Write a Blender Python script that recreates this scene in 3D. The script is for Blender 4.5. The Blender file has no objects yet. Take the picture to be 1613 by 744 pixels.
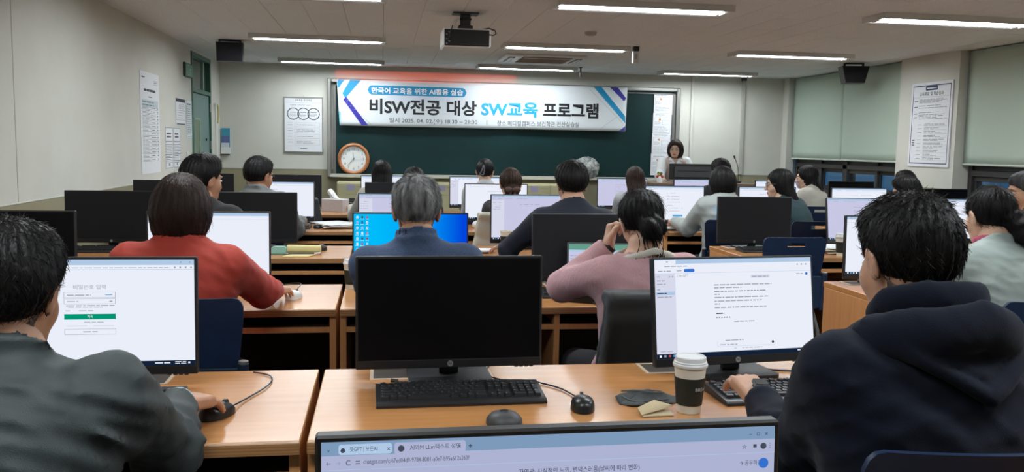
import bpy, math, random, numpy as np
from mathutils import Matrix, Vector
SC = bpy.context.scene
COL = SC.collection
random.seed(4)
pi = math.pi
R_ = math.radians

# ------------------------------------------------------------------ camera, world, exposure
CAM_R = ((0.98879256, -0.00225145, -0.14927892), (-0.14823669, 0.10408872, -0.98345891), (0.01775246, 0.99456547, 0.1025884))
cam_d = bpy.data.cameras.new('camera')
cam = bpy.data.objects.new('camera', cam_d)
COL.objects.link(cam)
M4 = Matrix(CAM_R).to_4x4()
M4.translation = Vector((0, 0, 1.40))
cam.matrix_world = M4
cam_d.sensor_fit = 'HORIZONTAL'
cam_d.sensor_width = 36.0
cam_d.lens = 36.0 * 1370.0 / 1613.0
cam_d.clip_start = 0.02
SC.camera = cam
world = bpy.data.worlds.new('dusk')
SC.world = world
world.use_nodes = True
world.node_tree.nodes['Background'].inputs[0].default_value = (0.07, 0.20, 0.38, 1)
world.node_tree.nodes['Background'].inputs[1].default_value = 0.55
SC.view_settings.view_transform = 'Standard'
SC.view_settings.look = 'None'
SC.view_settings.gamma = 1.0
SC.view_settings.use_curve_mapping = False
SC.view_settings.exposure = 0.0
LAMP = 33.0          # emission of the fluorescent diffusers

# ------------------------------------------------------------------ materials
MATS = {}
def nt(m):
    m.use_nodes = True
    return m.node_tree.nodes, m.node_tree.links, m.node_tree.nodes['Principled BSDF']
def mat(name, col, rough=0.6, metal=0.0, spec=0.5, var=0.0, vscale=8.0, bump=0.0, bscale=60.0, stretch=(1, 1, 1), coat=0.0, sheen=0.0, sss=0.0, wrinkle=0.0, wscale=9.0):
    if name in MATS: return MATS[name]
    m = bpy.data.materials.new(name)
    n, l, b = nt(m)
    b.inputs['Base Color'].default_value = (*col, 1)
    b.inputs['Roughness'].default_value = rough
    b.inputs['Metallic'].default_value = metal
    b.inputs['Specular IOR Level'].default_value = spec
    b.inputs['Coat Weight'].default_value = coat
    b.inputs['Sheen Weight'].default_value = sheen
    if sss > 0:
        b.inputs['Subsurface Weight'].default_value = sss
        b.inputs['Subsurface Radius'].default_value = (0.012, 0.005, 0.003)
        b.inputs['Subsurface Scale'].default_value = 1.0
    tc = n.new('ShaderNodeTexCoord'); mp = n.new('ShaderNodeMapping')
    mp.inputs['Scale'].default_value = stretch
    l.new(tc.outputs['Object'], mp.inputs['Vector'])
    if var > 0:
        t = n.new('ShaderNodeTexNoise'); t.inputs['Scale'].default_value = vscale; t.inputs['Detail'].default_value = 4
        l.new(mp.outputs[0], t.inputs['Vector'])
        r = n.new('ShaderNodeMapRange'); r.inputs[1].default_value = 0.3; r.inputs[2].default_value = 0.7
        r.inputs[3].default_value = 1 - var; r.inputs[4].default_value = 1 + var
        l.new(t.outputs[0], r.inputs[0])
        x = n.new('ShaderNodeMix'); x.data_type = 'RGBA'; x.blend_type = 'MULTIPLY'; x.inputs[0].default_value = 1
        x.inputs[6].default_value = (*col, 1)
        l.new(r.outputs[0], x.inputs[7]); l.new(x.outputs[2], b.inputs['Base Color'])
    if bump > 0:
        t = n.new('ShaderNodeTexNoise'); t.inputs['Scale'].default_value = bscale; t.inputs['Detail'].default_value = 3
        l.new(mp.outputs[0], t.inputs['Vector'])
        bp = n.new('ShaderNodeBump'); bp.inputs['Strength'].default_value = bump; bp.inputs['Distance'].default_value = 0.004
        l.new(t.outputs[0], bp.inputs['Height']); l.new(bp.outputs[0], b.inputs['Normal'])
    if wrinkle > 0:
        t = n.new('ShaderNodeTexNoise'); t.noise_type = 'RIDGED_MULTIFRACTAL'; t.inputs['Scale'].default_value = wscale; t.inputs['Detail'].default_value = 2; t.inputs['Distortion'].default_value = 0.9
        l.new(tc.outputs['Object'], t.inputs['Vector'])
        bp = n.new('ShaderNodeBump'); bp.inputs['Strength'].default_value = wrinkle; bp.inputs['Distance'].default_value = 0.012
        l.new(t.outputs[0], bp.inputs['Height'])
        if b.inputs['Normal'].is_linked: l.new(b.inputs['Normal'].links[0].from_socket, bp.inputs['Normal'])
        l.new(bp.outputs[0], b.inputs['Normal'])
    MATS[name] = m
    return m
def emit(name, col, s=1.0):
    if name in MATS: return MATS[name]
    m = bpy.data.materials.new(name); m.use_nodes = True
    n, l = m.node_tree.nodes, m.node_tree.links
    for q in list(n): n.remove(q)
    o = n.new('ShaderNodeOutputMaterial'); e = n.new('ShaderNodeEmission')
    e.inputs[0].default_value = (*col, 1); e.inputs[1].default_value = s
    l.new(e.outputs[0], o.inputs[0])
    MATS[name] = m
    return m
def srgb(r, g, b):
    f = lambda c: ((c / 255 + 0.055) / 1.055) ** 2.4 if c > 10 else c / 255 / 12.92
    return (f(r), f(g), f(b))

def wood(name, col, dark, rough=0.35, axis=0, scale=1.0, plies=False):
    m = bpy.data.materials.new(name); n, l, b = nt(m)
    b.inputs['Roughness'].default_value = rough
    tc = n.new('ShaderNodeTexCoord'); mp = n.new('ShaderNodeMapping')
    s = [14 * scale, 14 * scale, 14 * scale]; s[axis] = 0.9 * scale
    mp.inputs['Scale'].default_value = s
    l.new(tc.outputs['Object'], mp.inputs['Vector'])
    t = n.new('ShaderNodeTexNoise'); t.inputs['Scale'].default_value = 3.0; t.inputs['Detail'].default_value = 6; t.inputs['Distortion'].default_value = 0.4
    l.new(mp.outputs[0], t.inputs['Vector'])
    cr = n.new('ShaderNodeValToRGB'); cr.color_ramp.elements[0].position = 0.32; cr.color_ramp.elements[1].position = 0.62
    cr.color_ramp.elements[0].color = (*dark, 1); cr.color_ramp.elements[1].color = (*col, 1)
    l.new(t.outputs[0], cr.inputs[0])
    if plies:
        w = n.new('ShaderNodeTexWave'); w.bands_direction = 'Z'; w.inputs['Scale'].default_value = 42; w.inputs['Distortion'].default_value = 0.6
        l.new(tc.outputs['Object'], w.inputs['Vector'])
        x = n.new('ShaderNodeMix'); x.data_type = 'RGBA'; x.blend_type = 'MULTIPLY'; x.inputs[0].default_value = 0.35
        l.new(cr.outputs[0], x.inputs[6]); l.new(w.outputs[0], x.inputs[7]); l.new(x.outputs[2], b.inputs['Base Color'])
    else:
        l.new(cr.outputs[0], b.inputs['Base Color'])
    MATS[name] = m
    return m

# ------------------------------------------------------------------ mesh builder
class MB:
    def __init__(s): s.v = []; s.f = []; s.m = []
    def add(s, vs, fs, mi=0):
        o = len(s.v)
        s.v.extend([tuple(map(float, q)) for q in vs])
        s.f.extend([tuple(o + i for i in q) for q in fs]); s.m.extend([mi] * len(fs))
        return s
    def box(s, x0, x1, y0, y1, z0, z1, bev=0.0, mi=0, M=None):
        if bev <= 0:
            vs = [(x, y, z) for z in (z0, z1) for y in (y0, y1) for x in (x0, x1)]
            fs = [(0, 2, 3, 1), (4, 5, 7, 6), (0, 1, 5, 4), (2, 6, 7, 3), (0, 4, 6, 2), (1, 3, 7, 5)]
        else:
            vs = []; idx = {}
            lo = (x0, y0, z0); hi = (x1, y1, z1)
            bev = min(bev, (x1 - x0) / 2.01, (y1 - y0) / 2.01, (z1 - z0) / 2.01)
            for k in range(8):
                sg = (k & 1, k >> 1 & 1, k >> 2 & 1)
                for ax in range(3):
                    p = [0, 0, 0]
                    for a in range(3):
                        e = hi[a] if sg[a] else lo[a]
                        p[a] = e if a == ax else (e - bev if sg[a] else e + bev)
                    idx[(sg, ax)] = len(vs); vs.append(tuple(p))
            fs = []
            for ax in range(3):
                o1, o2 = (ax + 1) % 3, (ax + 2) % 3
                for sd in (0, 1):
                    q = []
                    for (i, j) in ((0, 0), (1, 0), (1, 1), (0, 1)):
                        g = [0, 0, 0]; g[ax] = sd; g[o1] = i; g[o2] = j; q.append(idx[(tuple(g), ax)])
                    fs.append(tuple(q if sd else q[::-1]))
                for i in (0, 1):
                    for j in (0, 1):
                        g0 = [0, 0, 0]; g0[o1] = i; g0[o2] = j; g1 = list(g0); g1[ax] = 1
                        q = [idx[(tuple(g0), o1)], idx[(tuple(g1), o1)], idx[(tuple(g1), o2)], idx[(tuple(g0), o2)]]
                        fs.append(tuple(q if (i ^ j) else q[::-1]))
            for k in range(8):
                sg = (k & 1, k >> 1 & 1, k >> 2 & 1)
                q = [idx[(sg, a)] for a in range(3)]
                fs.append(tuple(q if sum(sg) % 2 else q[::-1]))
        if M is not None: vs = [M @ Vector(q) for q in vs]
        return s.add(vs, fs, mi)
    def tube(s, pts, r, n=8, mi=0, cap=True, flat=1.0):
        pts = [Vector(p) for p in pts]; rs = r if hasattr(r, '__len__') else [r] * len(pts)
        vs = []; fs = []; prev = None
        for i, p in enumerate(pts):
            t = (pts[min(i + 1, len(pts) - 1)] - pts[max(i - 1, 0)]).normalized()
            if prev is None:
                a = Vector((0, 0, 1)) if abs(t.z) < 0.9 else Vector((1, 0, 0))
                u = t.cross(a).normalized()
            else:
                u = (prev - t * prev.dot(t)).normalized()
            prev = u; w = t.cross(u)
            for k in range(n):
                a = 2 * pi * k / n
                vs.append(p + (u * math.cos(a) + w * math.sin(a) * flat) * rs[i])
        for i in range(len(pts) - 1):
            for k in range(n):
                k2 = (k + 1) % n
                fs.append((i * n + k, i * n + k2, (i + 1) * n + k2, (i + 1) * n + k))
        if cap:
            fs.append(tuple(range(n))[::-1]); fs.append(tuple((len(pts) - 1) * n + k for k in range(n)))
        return s.add(vs, fs, mi)
    def lathe(s, prof, n=24, mi=0, c=(0, 0, 0), axis='Z', sy=1.0):
        vs = []; fs = []
        for (r, z) in prof:
            for k in range(n):
                a = 2 * pi * k / n
                p = (r * math.cos(a), r * math.sin(a) * sy, z)
                if axis == 'Y': p = (p[0], z, -p[1])
                vs.append((p[0] + c[0], p[1] + c[1], p[2] + c[2]))
        for i in range(len(prof) - 1):
            for k in range(n):
                k2 = (k + 1) % n
                fs.append((i * n + k, i * n + k2, (i + 1) * n + k2, (i + 1) * n + k))
        if prof[0][0] > 1e-6: fs.append(tuple(range(n))[::-1])
        if prof[-1][0] > 1e-6: fs.append(tuple((len(prof) - 1) * n + k for k in range(n)))
        return s.add(vs, fs, mi)
    def prism(s, poly, d0, d1, axis='Y', mi=0):
        n = len(poly)
        def P(a, b, d): return {'Y': (a, d, b), 'Z': (a, b, d), 'X': (d, a, b)}[axis]
        vs = [P(a, b, d0) for a, b in poly] + [P(a, b, d1) for a, b in poly]
        fs = [tuple(range(n)), tuple(range(2 * n - 1, n - 1, -1))] + [(i + n, (i + 1) % n + n, (i + 1) % n, i) for i in range(n)]
        return s.add(vs, fs, mi)
    def sph(s, c, r, n=12, mi=0, M=None):
        r = r if hasattr(r, '__len__') else (r, r, r)
        vs = []; fs = []; m = n // 2
        for i in range(m + 1):
            t = pi * i / m
            for k in range(n):
                a = 2 * pi * k / n
                q = Vector((r[0] * math.sin(t) * math.cos(a), r[1] * math.sin(t) * math.sin(a), -r[2] * math.cos(t)))
                if M is not None: q = M @ q
                vs.append(q + Vector(c))
        for i in range(m):
            for k in range(n):
                k2 = (k + 1) % n
                fs.append((i * n + k, i * n + k2, (i + 1) * n + k2, (i + 1) * n + k))
        return s.add(vs, fs, mi)
    def grid(s, fn, nu, nv, mi=0, closed=False):
        vs = [fn(i / (nu - 1), j / (nv - 1)) for j in range(nv) for i in range(nu)]
        fs = [(j * nu + i, j * nu + i + 1, (j + 1) * nu + i + 1, (j + 1) * nu + i) for j in range(nv - 1) for i in range(nu - 1)]
        return s.add(vs, fs, mi)
    def mesh(s, name, mats, angle=35):
        me = bpy.data.meshes.new(name)
        me.from_pydata(s.v, [], s.f)
        for m in (mats if isinstance(mats, (list, tuple)) else [mats]): me.materials.append(m)
        me.polygons.foreach_set('material_index', s.m)
        fin(me, angle)
        return me
    def build(s, name, mats, parent=None, loc=None, angle=35):
        return ob(name, s.mesh(name, mats, angle), parent, loc)
def fin(me, angle=35):
    import bmesh
    bm = bmesh.new(); bm.from_mesh(me)
    bmesh.ops.recalc_face_normals(bm, faces=bm.faces)
    bm.to_mesh(me); bm.free()
    me.polygons.foreach_set('use_smooth', [True] * len(me.polygons))
    me.set_sharp_from_angle(angle=R_(angle))
    me.update()
def ob(name, data, parent=None, loc=None, rot=None):
    o = bpy.data.objects.new(name, data); COL.objects.link(o)
    if parent is not None: o.parent = parent
    if loc is not None: o.location = loc
    if rot is not None: o.rotation_euler = rot
    return o
def tag(o, label=None, cat=None, group=None, kind=None):
    if label: o['label'] = label
    if cat: o['category'] = cat
    if group: o['group'] = group
    if kind: o['kind'] = kind
    return o
def thing(name, label, cat, loc=(0, 0, 0), rz=0.0, group=None):
    return tag(ob(name, None, None, loc, (0, 0, rz)), label, cat, group)
def copy_tree(o, parent=None):
    c = o.copy(); COL.objects.link(c)
    if parent is not None: c.parent = parent
    for ch in list(o.children): copy_tree(ch, c)
    return c
_txt = {}
def text_mesh(s, width=None, height=None, bold=0.0, align='LEFT'):
    """flat lettering in XZ plane facing -Y; origin at left/centre baseline"""
    cu = bpy.data.curves.new('t', 'FONT'); cu.body = s; cu.size = 1.0; cu.offset = bold; cu.resolution_u = 3
    o = bpy.data.objects.new('t', cu); COL.objects.link(o)
    bpy.context.view_layer.update()
    dg = bpy.context.evaluated_depsgraph_get()
    me = bpy.data.meshes.new_from_object(o.evaluated_get(dg))
    bpy.data.objects.remove(o); bpy.data.curves.remove(cu)
    n = len(me.vertices); co = np.empty(n * 3, np.float32); me.vertices.foreach_get('co', co); co = co.reshape(-1, 3)
    fs = [tuple(p.vertices) for p in me.polygons]
    bpy.data.meshes.remove(me)
    lo, hi = co.min(0), co.max(0)
    sx = sy = 1.0
    if height: sx = sy = height / (hi[1] - lo[1])
    if width: sx = width / (hi[0] - lo[0]); sy = sy if height else sx
    x = (co[:, 0] - lo[0]) * sx; z = (co[:, 1] - lo[1]) * sy
    if align == 'CENTER': x = x - (hi[0] - lo[0]) * sx / 2
    return np.stack([x, np.zeros(n), z], 1), fs
def put_text(mb, s, x, z, y=0.0, width=None, height=None, bold=0.0, align='LEFT', mi=0, M=None):
    v, f = text_mesh(s, width, height, bold, align)
    v = v + np.array([x, y, z])
    if M is not None: v = [M @ Vector(q) for q in v]
    mb.add(v, f, mi)
def rrect(x0, x1, z0, z1, r, n=5):
    p = []
    for (cx, cz, a0) in ((x1 - r, z0 + r, -90), (x1 - r, z1 - r, 0), (x0 + r, z1 - r, 90), (x0 + r, z0 + r, 180)):
        for k in range(n + 1):
            a = R_(a0 + 90 * k / n); p.append((cx + r * math.cos(a), cz + r * math.sin(a)))
    return p
def face_poly(mb, pts, y, mi=0):           # flat polygon facing -Y
    n = len(pts); mb.add([(a, y, b) for a, b in pts], [tuple(range(n))], mi)
def strip(mb, x0, x1, z0, z1, y, mi=0): mb.add([(x0, y, z0), (x1, y, z0), (x1, y, z1), (x0, y, z1)], [(0, 1, 2, 3)], mi)
# ------------------------------------------------------------------ the setting
XL, XR, YF, YB, ZC = -2.06, 5.78, 11.80, -1.6, 2.42
def struct(o): o['kind'] = 'structure'; return o
m_wall = mat('wall_paint', (0.60, 0.60, 0.545), 0.75, var=0.03, vscale=3, bump=0.15, bscale=180)
m_wains = mat('wainscot_paint', (0.30, 0.275, 0.175), 0.6, var=0.04, vscale=5, bump=0.1, bscale=150)
m_floor = mat('floor_vinyl', (0.05, 0.036, 0.028), 0.5, var=0.25, vscale=4)
m_white = mat('white_plastic', (0.72, 0.73, 0.72), 0.4)
m_alu = mat('aluminium', (0.55, 0.55, 0.54), 0.35, 0.85)
m_black = mat('black_plastic', (0.012, 0.012, 0.013), 0.42)
m_dark = mat('dark_grey_plastic', (0.045, 0.047, 0.05), 0.5)
m_metal = mat('grey_metal', (0.35, 0.35, 0.36), 0.35, 0.8)
m_paper = mat('white_paper', (0.74, 0.76, 0.80), 0.7, var=0.02, vscale=20)
m_ink = mat('grey_ink', (0.16, 0.17, 0.19), 0.8)
m_inkb = mat('dark_ink', (0.03, 0.035, 0.05), 0.8)

def make_ceiling_mat():
    m = bpy.data.materials.new('ceiling_tile'); n, l, b = nt(m)
    b.inputs['Roughness'].default_value = 0.9
    tc = n.new('ShaderNodeTexCoord')
    t = n.new('ShaderNodeTexNoise'); t.inputs['Scale'].default_value = 90; t.inputs['Detail'].default_value = 4
    l.new(tc.outputs['Object'], t.inputs[0])
    v = n.new('ShaderNodeTexVoronoi'); v.inputs['Scale'].default_value = 24
    mp = n.new('ShaderNodeMapping'); mp.inputs['Scale'].default_value = (1, 2.3, 1)
    l.new(tc.outputs['Object'], mp.inputs[0]); l.new(mp.outputs[0], v.inputs[0])
    cr = n.new('ShaderNodeValToRGB'); cr.color_ramp.elements[0].position = 0.02; cr.color_ramp.elements[1].position = 0.07
    cr.color_ramp.elements[0].color = (0.12, 0.105, 0.09, 1); cr.color_ramp.elements[1].color = (0.79, 0.82, 0.84, 1)
    l.new(v.outputs[0], cr.inputs[0])
    r = n.new('ShaderNodeMapRange'); r.inputs[1].default_value = 0.3; r.inputs[2].default_value = 0.7; r.inputs[3].default_value = 0.86; r.inputs[4].default_value = 1.1
    l.new(t.outputs[0], r.inputs[0])
    x = n.new('ShaderNodeMix'); x.data_type = 'RGBA'; x.blend_type = 'MULTIPLY'; x.inputs[0].default_value = 1
    l.new(cr.outputs[0], x.inputs[6]); l.new(r.outputs[0], x.inputs[7]); l.new(x.outputs[2], b.inputs['Base Color'])
    return m
m_ceil = make_ceiling_mat()
struct(MB().box(XL - .1, XR + .3, YB - .1, YF + .1, -.1, 0).build('floor', m_floor))
ceil = struct(MB().box(XL - .1, XR + .3, YB - .1, YF + .1, ZC + .014, ZC + .12).build('ceiling', mat('ceiling_void', (0.10, 0.09, 0.08), 0.9)))
# ceiling tiles 0.30 x 0.60 in staggered bond
tile = MB().box(-.1488, .1488, -.2988, .2988, 0, .014, .0015).mesh('tile', m_ceil)
far = []
n_t = 0
spots = []
for i in range(27):
    for j in range(-1, 24):
        x = XL + .13 + .3 * i; y = YB + .3 + .6 * j + (.3 if i % 2 else 0)
        if x - .15 < XL - .1 or x > XR + .2 or y > YF + .29 or y < YB - .3: continue
        spots.append((x, y))
vis = sorted([p for p in spots if p[1] > 4.4], key=lambda p: p[1])[:300]
vset = set(vis)
for (x, y) in vis:
    ob('tile', tile, ceil, (x, y, ZC + random.uniform(0, .0012)))
rest = MB()
for (x, y) in spots:
    if (x, y) not in vset: rest.box(x - .1488, x + .1488, y - .2988, y + .2988, ZC, ZC + .014)
o = rest.build('tile_field', m_ceil, ceil); o['kind'] = 'stuff'

wl = struct(MB().box(XL - .1, XL, YB, 10.08, 0, ZC + .01).box(XL - .1, XL, 11.17, YF + .1, 0, ZC + .01).box(XL - .1, XL, 10.08, 11.17, 2.385, ZC + .01).build('wall_left', m_wall))
MB().box(XL, XL + .006, YB, 10.06, 0, 1.02, .002).box(XL, XL + .006, 11.18, YF, 0, 1.02, .002).build('wainscot', m_wains, wl)
MB().box(XL, XL + .009, YB, 10.06, 1.02, 1.03, .002).box(XL, XL + .009, 11.18, YF, 1.02, 1.03, .002).build('dado_trim', m_wall, wl)
MB().box(XL - .001, XL + .0015, 5.355, 5.362, 1.03, ZC).build('paper_seam', mat('seam_grey', (0.38, 0.36, 0.31), 0.8), wl)
wf = struct(MB().box(XL - .1, XR + .3, YF, YF + .1, 0, ZC + .01).build('wall_front', m_wall))
MB().box(XL, XR, YF - .006, YF, 0, 1.045, .002).build('wainscot', m_wains, wf)
MB().box(XL, XR, YF - .010, YF, 1.045, 1.057, .002).build('dado_trim', mat('dado_grey', (.33, .33, .29), .6), wf)
MB().box(4.285, 4.325, YF - .03, YF, 1.06, ZC, .004).build('conduit', m_wall, wf)
MB().box(5.03, 5.075, YF - .04, YF, 1.06, ZC, .004).build('conduit', mat('conduit_grey', (.42, .42, .38), .5), wf)
MB().box(5.02, 5.085, YF - .05, YF, ZC - .045, ZC, .004).build('conduit_box', m_dark, wf)
MB().box(5.66, 5.78, YF - .16, YF, 0, ZC, .004).build('corner_column', m_wall, wf)
struct(MB().box(XL - .1, XR + .3, YB - .1, YB, 0, ZC + .01).build('wall_back', m_wall))
wr = struct(MB().box(XR, XR + .2, YB, YF, 0, .84).box(5.65, XR + .2, 7.96, 8.95, 0, ZC).box(XR, XR + .2, YB, 4.4, .84, ZC).box(XR + .02, XR + .2, 4.4, YF, 2.39, ZC).build('wall_right', m_wall))
MB().box(5.642, 5.65, 7.97, 8.94, 0, 1.05, .002).build('wainscot', m_wains, wr)
MB().box(5.70, XR + .2, 4.4, 7.96, .82, .85, .005).box(5.70, XR + .2, 8.95, YF - .16, .82, .85, .005).build('window_sill', m_wall, wr)

# windows
m_frame = mat('window_bronze', (0.055, 0.052, 0.05), 0.45, 0.3)
def glass():
    m = bpy.data.materials.new('window_glass'); m.use_nodes = True
    n, l = m.node_tree.nodes, m.node_tree.links
    for q in list(n): n.remove(q)
    o = n.new('ShaderNodeOutputMaterial'); t = n.new('ShaderNodeBsdfTransparent'); g = n.new('ShaderNodeBsdfGlossy'); mx = n.new('ShaderNodeMixShader')
    t.inputs[0].default_value = (0.85, 0.92, 0.95, 1); g.inputs['Roughness'].default_value = 0.03; mx.inputs[0].default_value = 0.08
    l.new(t.outputs[0], mx.inputs[1]); l.new(g.outputs[0], mx.inputs[2]); l.new(mx.outputs[0], o.inputs[0])
    return m
m_glass = glass()
def window(name, y0, y1, z0, z1, nsash):
    w = struct(ob(name, None, None, (XR + .06, 0, 0)))
    f = .055
    fr = MB()
    for (a, b, c, d) in ((y0, y1, z0, z0 + f), (y0, y1, z1 - f, z1), (y0, y0 + f, z0 + f, z1 - f), (y1 - f, y1, z0 + f, z1 - f)):
        fr.box(-.03, .10, a, b, c, d, .004)
    n2 = nsash // 2
    for k in range(1, n2):
        yy = y0 + (y1 - y0) * k / n2
        fr.box(-.03, .10, yy - .05, yy + .05, z0 + f, z1 - f, .004)
    # transom bar, below the blind's hem
    fr.box(-.03, .10, y0 + f, y1 - f, 1.185, 1.245, .004)
    fr.build('frame', m_frame, w)
    for k in range(nsash):
        a = y0 + (y1 - y0) * k / nsash - .02 + (.06 if k == 0 else 0); b = y0 + (y1 - y0) * (k + 1) / nsash + .02 - (.06 if k == nsash - 1 else 0)
        xo = .0 if k % 2 else .035
        for (c, d) in ((z0 + f, 1.185), (1.245, z1 - f)):
            s = MB()
            for (p, q, r, t) in ((a, b, c, c + .05), (a, b, d - .05, d), (a, a + .05, c + .05, d - .05), (b - .05, b, c + .05, d - .05)):
                s.box(xo, xo + .03, p, q, r, t, .003)
            so = s.build('sash', m_frame, w)
            MB().box(xo + .013, xo + .017, a + .05, b - .05, c + .05, d - .05).build('pane', m_glass, so)
    return w
window('window_1', 8.96, YF - .16, .85, 2.385, 4)
window('window_2', 4.42, 7.95, .85, 2.385, 4)
m_blind = mat('blind_fabric', (0.46, 0.55, 0.47), 0.8, var=0.02, vscale=120, bump=0.1, bscale=400)
m_hem = mat('blind_hem', (0.55, 0.62, 0.54), 0.5)
for (y0, y1, lab) in ((10.30, 11.62, 'pale green roller blind nearest the blackboard corner'), (8.965, 10.295, 'pale green roller blind between the far blind and the poster column'), (5.0, 7.945, 'pale green roller blind on the near side of the poster column')):
    t = thing('roller_blind', lab, 'blind', (5.74, 0, 0), 0, 'pale green roller blinds on the window wall')
    def fn(u, v, y0=y0, y1=y1): return (.004 * math.sin(u * 9 + v * 2) * (1 - v) + .002 * math.sin(v * 7), y0 + (y1 - y0) * u, 1.31 + (2.412 - 1.31) * v)
    g = MB(); g.grid(fn, 20, 14); o = g.build('fabric', m_blind, t)
    md = o.modifiers.new('thick', 'SOLIDIFY'); md.thickness = .0015
    MB().box(-.008, .008, y0, y1, 1.292, 1.312, .004).build('hem_bar', m_hem, t)
    MB().tube([(.022, y0, 2.395), (.022, y1, 2.395)], .018, 10).build('roller', m_dark, t)

# green door with transom on the left wall
m_dgreen = mat('door_frame_green', (0.035, 0.13, 0.085), 0.4)
m_leaf = mat('door_leaf_grey_green', (0.13, 0.22, 0.205), 0.45, var=0.03)
m_dglass = mat('door_glass_dim', (0.10, 0.13, 0.11), 0.12, spec=0.8)
d = struct(ob('door_1', None, None, (XL, 0, 0)))
fr = MB()
for (a, b, c, e) in ((10.085, 10.135, 0, 2.38), (11.115, 11.165, 0, 2.38), (10.135, 11.115, 2.33, 2.38), (10.135, 11.115, 1.94, 1.985)):
    fr.box(-.09, .012, a, b, c, e, .004)
fr.build('door_frame', m_dgreen, d)
MB().box(-.05, -.01, 10.14, 11.11, .01, 1.935, .003).build('door_leaf', m_leaf, d)
MB().box(-.05, -.042, 10.14, 11.11, 1.99, 2.325).build('transom_pane', m_dglass, d)
MB().box(-.05, -.02, 10.86, 10.90, 1.99, 2.325, .003).build('transom_mullion', mat('pale_green', (.25, .36, .28), .5), d)
v = MB()
for (a, b, c, e) in ((10.235, 10.265, .72, 1.66), (10.535, 10.565, .72, 1.66), (10.265, 10.535, 1.63, 1.66), (10.265, 10.535, .72, .75)): v.box(-.012, .0, a, b, c, e, .003)
vo = v.build('vision_frame', mat('pale_green', (.25, .36, .28), .5), d)
MB().box(-.0095, -.006, 10.265, 10.535, .75, 1.63).build('vision_pane', mat('vision_green', (.09, .16, .085), .2), vo)
MB().box(-.01, .03, 10.98, 11.0, 1.0, 1.12, .004).tube([(.03, 10.99, 1.06), (.045, 10.92, 1.06)], .009, 8).build('door_handle', m_metal, d)
MB().box(-.012, .004, 10.88, 10.92, 1.40, 1.43, .002).build('peephole_plate', m_black, d)
MB().tube([(.006, 11.12, 1.75), (.006, 11.12, 1.85)], .009, 8).tube([(.006, 11.12, 1.30), (.006, 11.12, 1.40)], .009, 8).build('hinge', m_metal, d)

# ------------------------------------------------------------------ ceiling fittings
m_lamp = emit('fluorescent_white', (0.93, 1.0, 1.03), LAMP)
m_lampf = emit('fluorescent_white_front', (0.93, 1.0, 1.03), LAMP * .82)
m_fix = mat('fixture_white', (0.62, 0.62, 0.60), 0.35)
def fixture(x0, y, lab):
    t = thing('ceiling_light', lab, 'ceiling light', (x0 + .64, y, ZC), 0, 'long fluorescent ceiling lights')
    # open trough: sloped reflector sides around a glowing diffuser
    b = MB()
    W, D = .64, .15
    o1 = [(-W, -D), (W, -D), (W, D), (-W, D)]; i1 = [(-W + .045, -D + .035), (W - .045, -D + .035), (W - .045, D - .035), (-W + .045, D - .035)]
    vs = [(x, yy, 0) for x, yy in o1] + [(x, yy, -.045) for x, yy in o1] + [(x, yy, -.045) for x, yy in [(p[0] * .992, p[1] * .96) for p in o1]] + [(x, yy, -.028) for x, yy in i1]
    fs = []
    for k in range(4):
        k2 = (k + 1) % 4
        fs += [(k, k2, 4 + k2, 4 + k), (4 + k, 4 + k2, 8 + k2, 8 + k), (8 + k, 8 + k2, 12 + k2, 12 + k)]
    fs.append((0, 1, 2, 3))
    b.add(vs, fs); b.build('housing', m_fix, t)
    df = MB(); df.box(-W + .045, W - .045, -D + .035, D - .035, -.031, -.024); df.build('diffuser', m_lampf if y > 10 else m_lamp, t)
    for s in (-1, 1): MB().box(s * (W - .03) - .012, s * (W - .03) + .012, -.05, .05, -.046, -.034, .003).build('end_clip', m_alu, t)
names = {(0, 6.15): 'hidden', }
cols = ((-1.24, 'left'), (1.2, 'middle'), (3.62, 'right'))
for (y, rn) in ((11.14, 'last row of lights, hard against the blackboard wall'), (8.76, 'second row of lights from the blackboard'), (6.14, 'third row of lights from the blackboard'), (3.6, 'fourth row of lights, out over the near desks'), (1.1, 'row of lights straight above the photographer')):
    for (x, cn) in cols:
        fixture(x, y, 'long white fluorescent light, %s column, %s' % (cn, rn))

# four-way cassette air conditioner
ac = thing('air_conditioner', 'white ceiling cassette air conditioner with tan intake grille near the blackboard', 'air conditioner', (1.82, 9.98, ZC))
MB().box(-.46, .46, -.36, .36, -.03, 0, .012).build('panel', m_white, ac)
g = MB().box(-.26, .30, -.22, .22, -.038, -.03, .003); go = g.build('intake_grille', mat('grille_tan', (.25, .20, .15), .7), ac)
s = MB()
for k in range(9): s.box(-.255, .295, -.2 + .05 * k - .004, -.2 + .05 * k + .004, -.042, -.038)
s.build('grille_slat', mat('grille_slat_tan', (.33, .27, .21), .6), go)
for (a, b, c, e) in ((-.41, -.34, -.26, .26), (.36, .42, -.26, .26), (-.26, .30, -.31, -.255), (-.26, .30, .255, .31)):
    s = MB().box(a, b, c, e, -.036, -.03); so = s.build('air_slot', m_black, ac)
    MB().box(a + .01, b - .02 if b - a < .2 else b - .01, c + .01, e - .02 if e - c < .2 else e - .01, -.043, -.037, .002).build('louvre', m_white, so)
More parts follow.
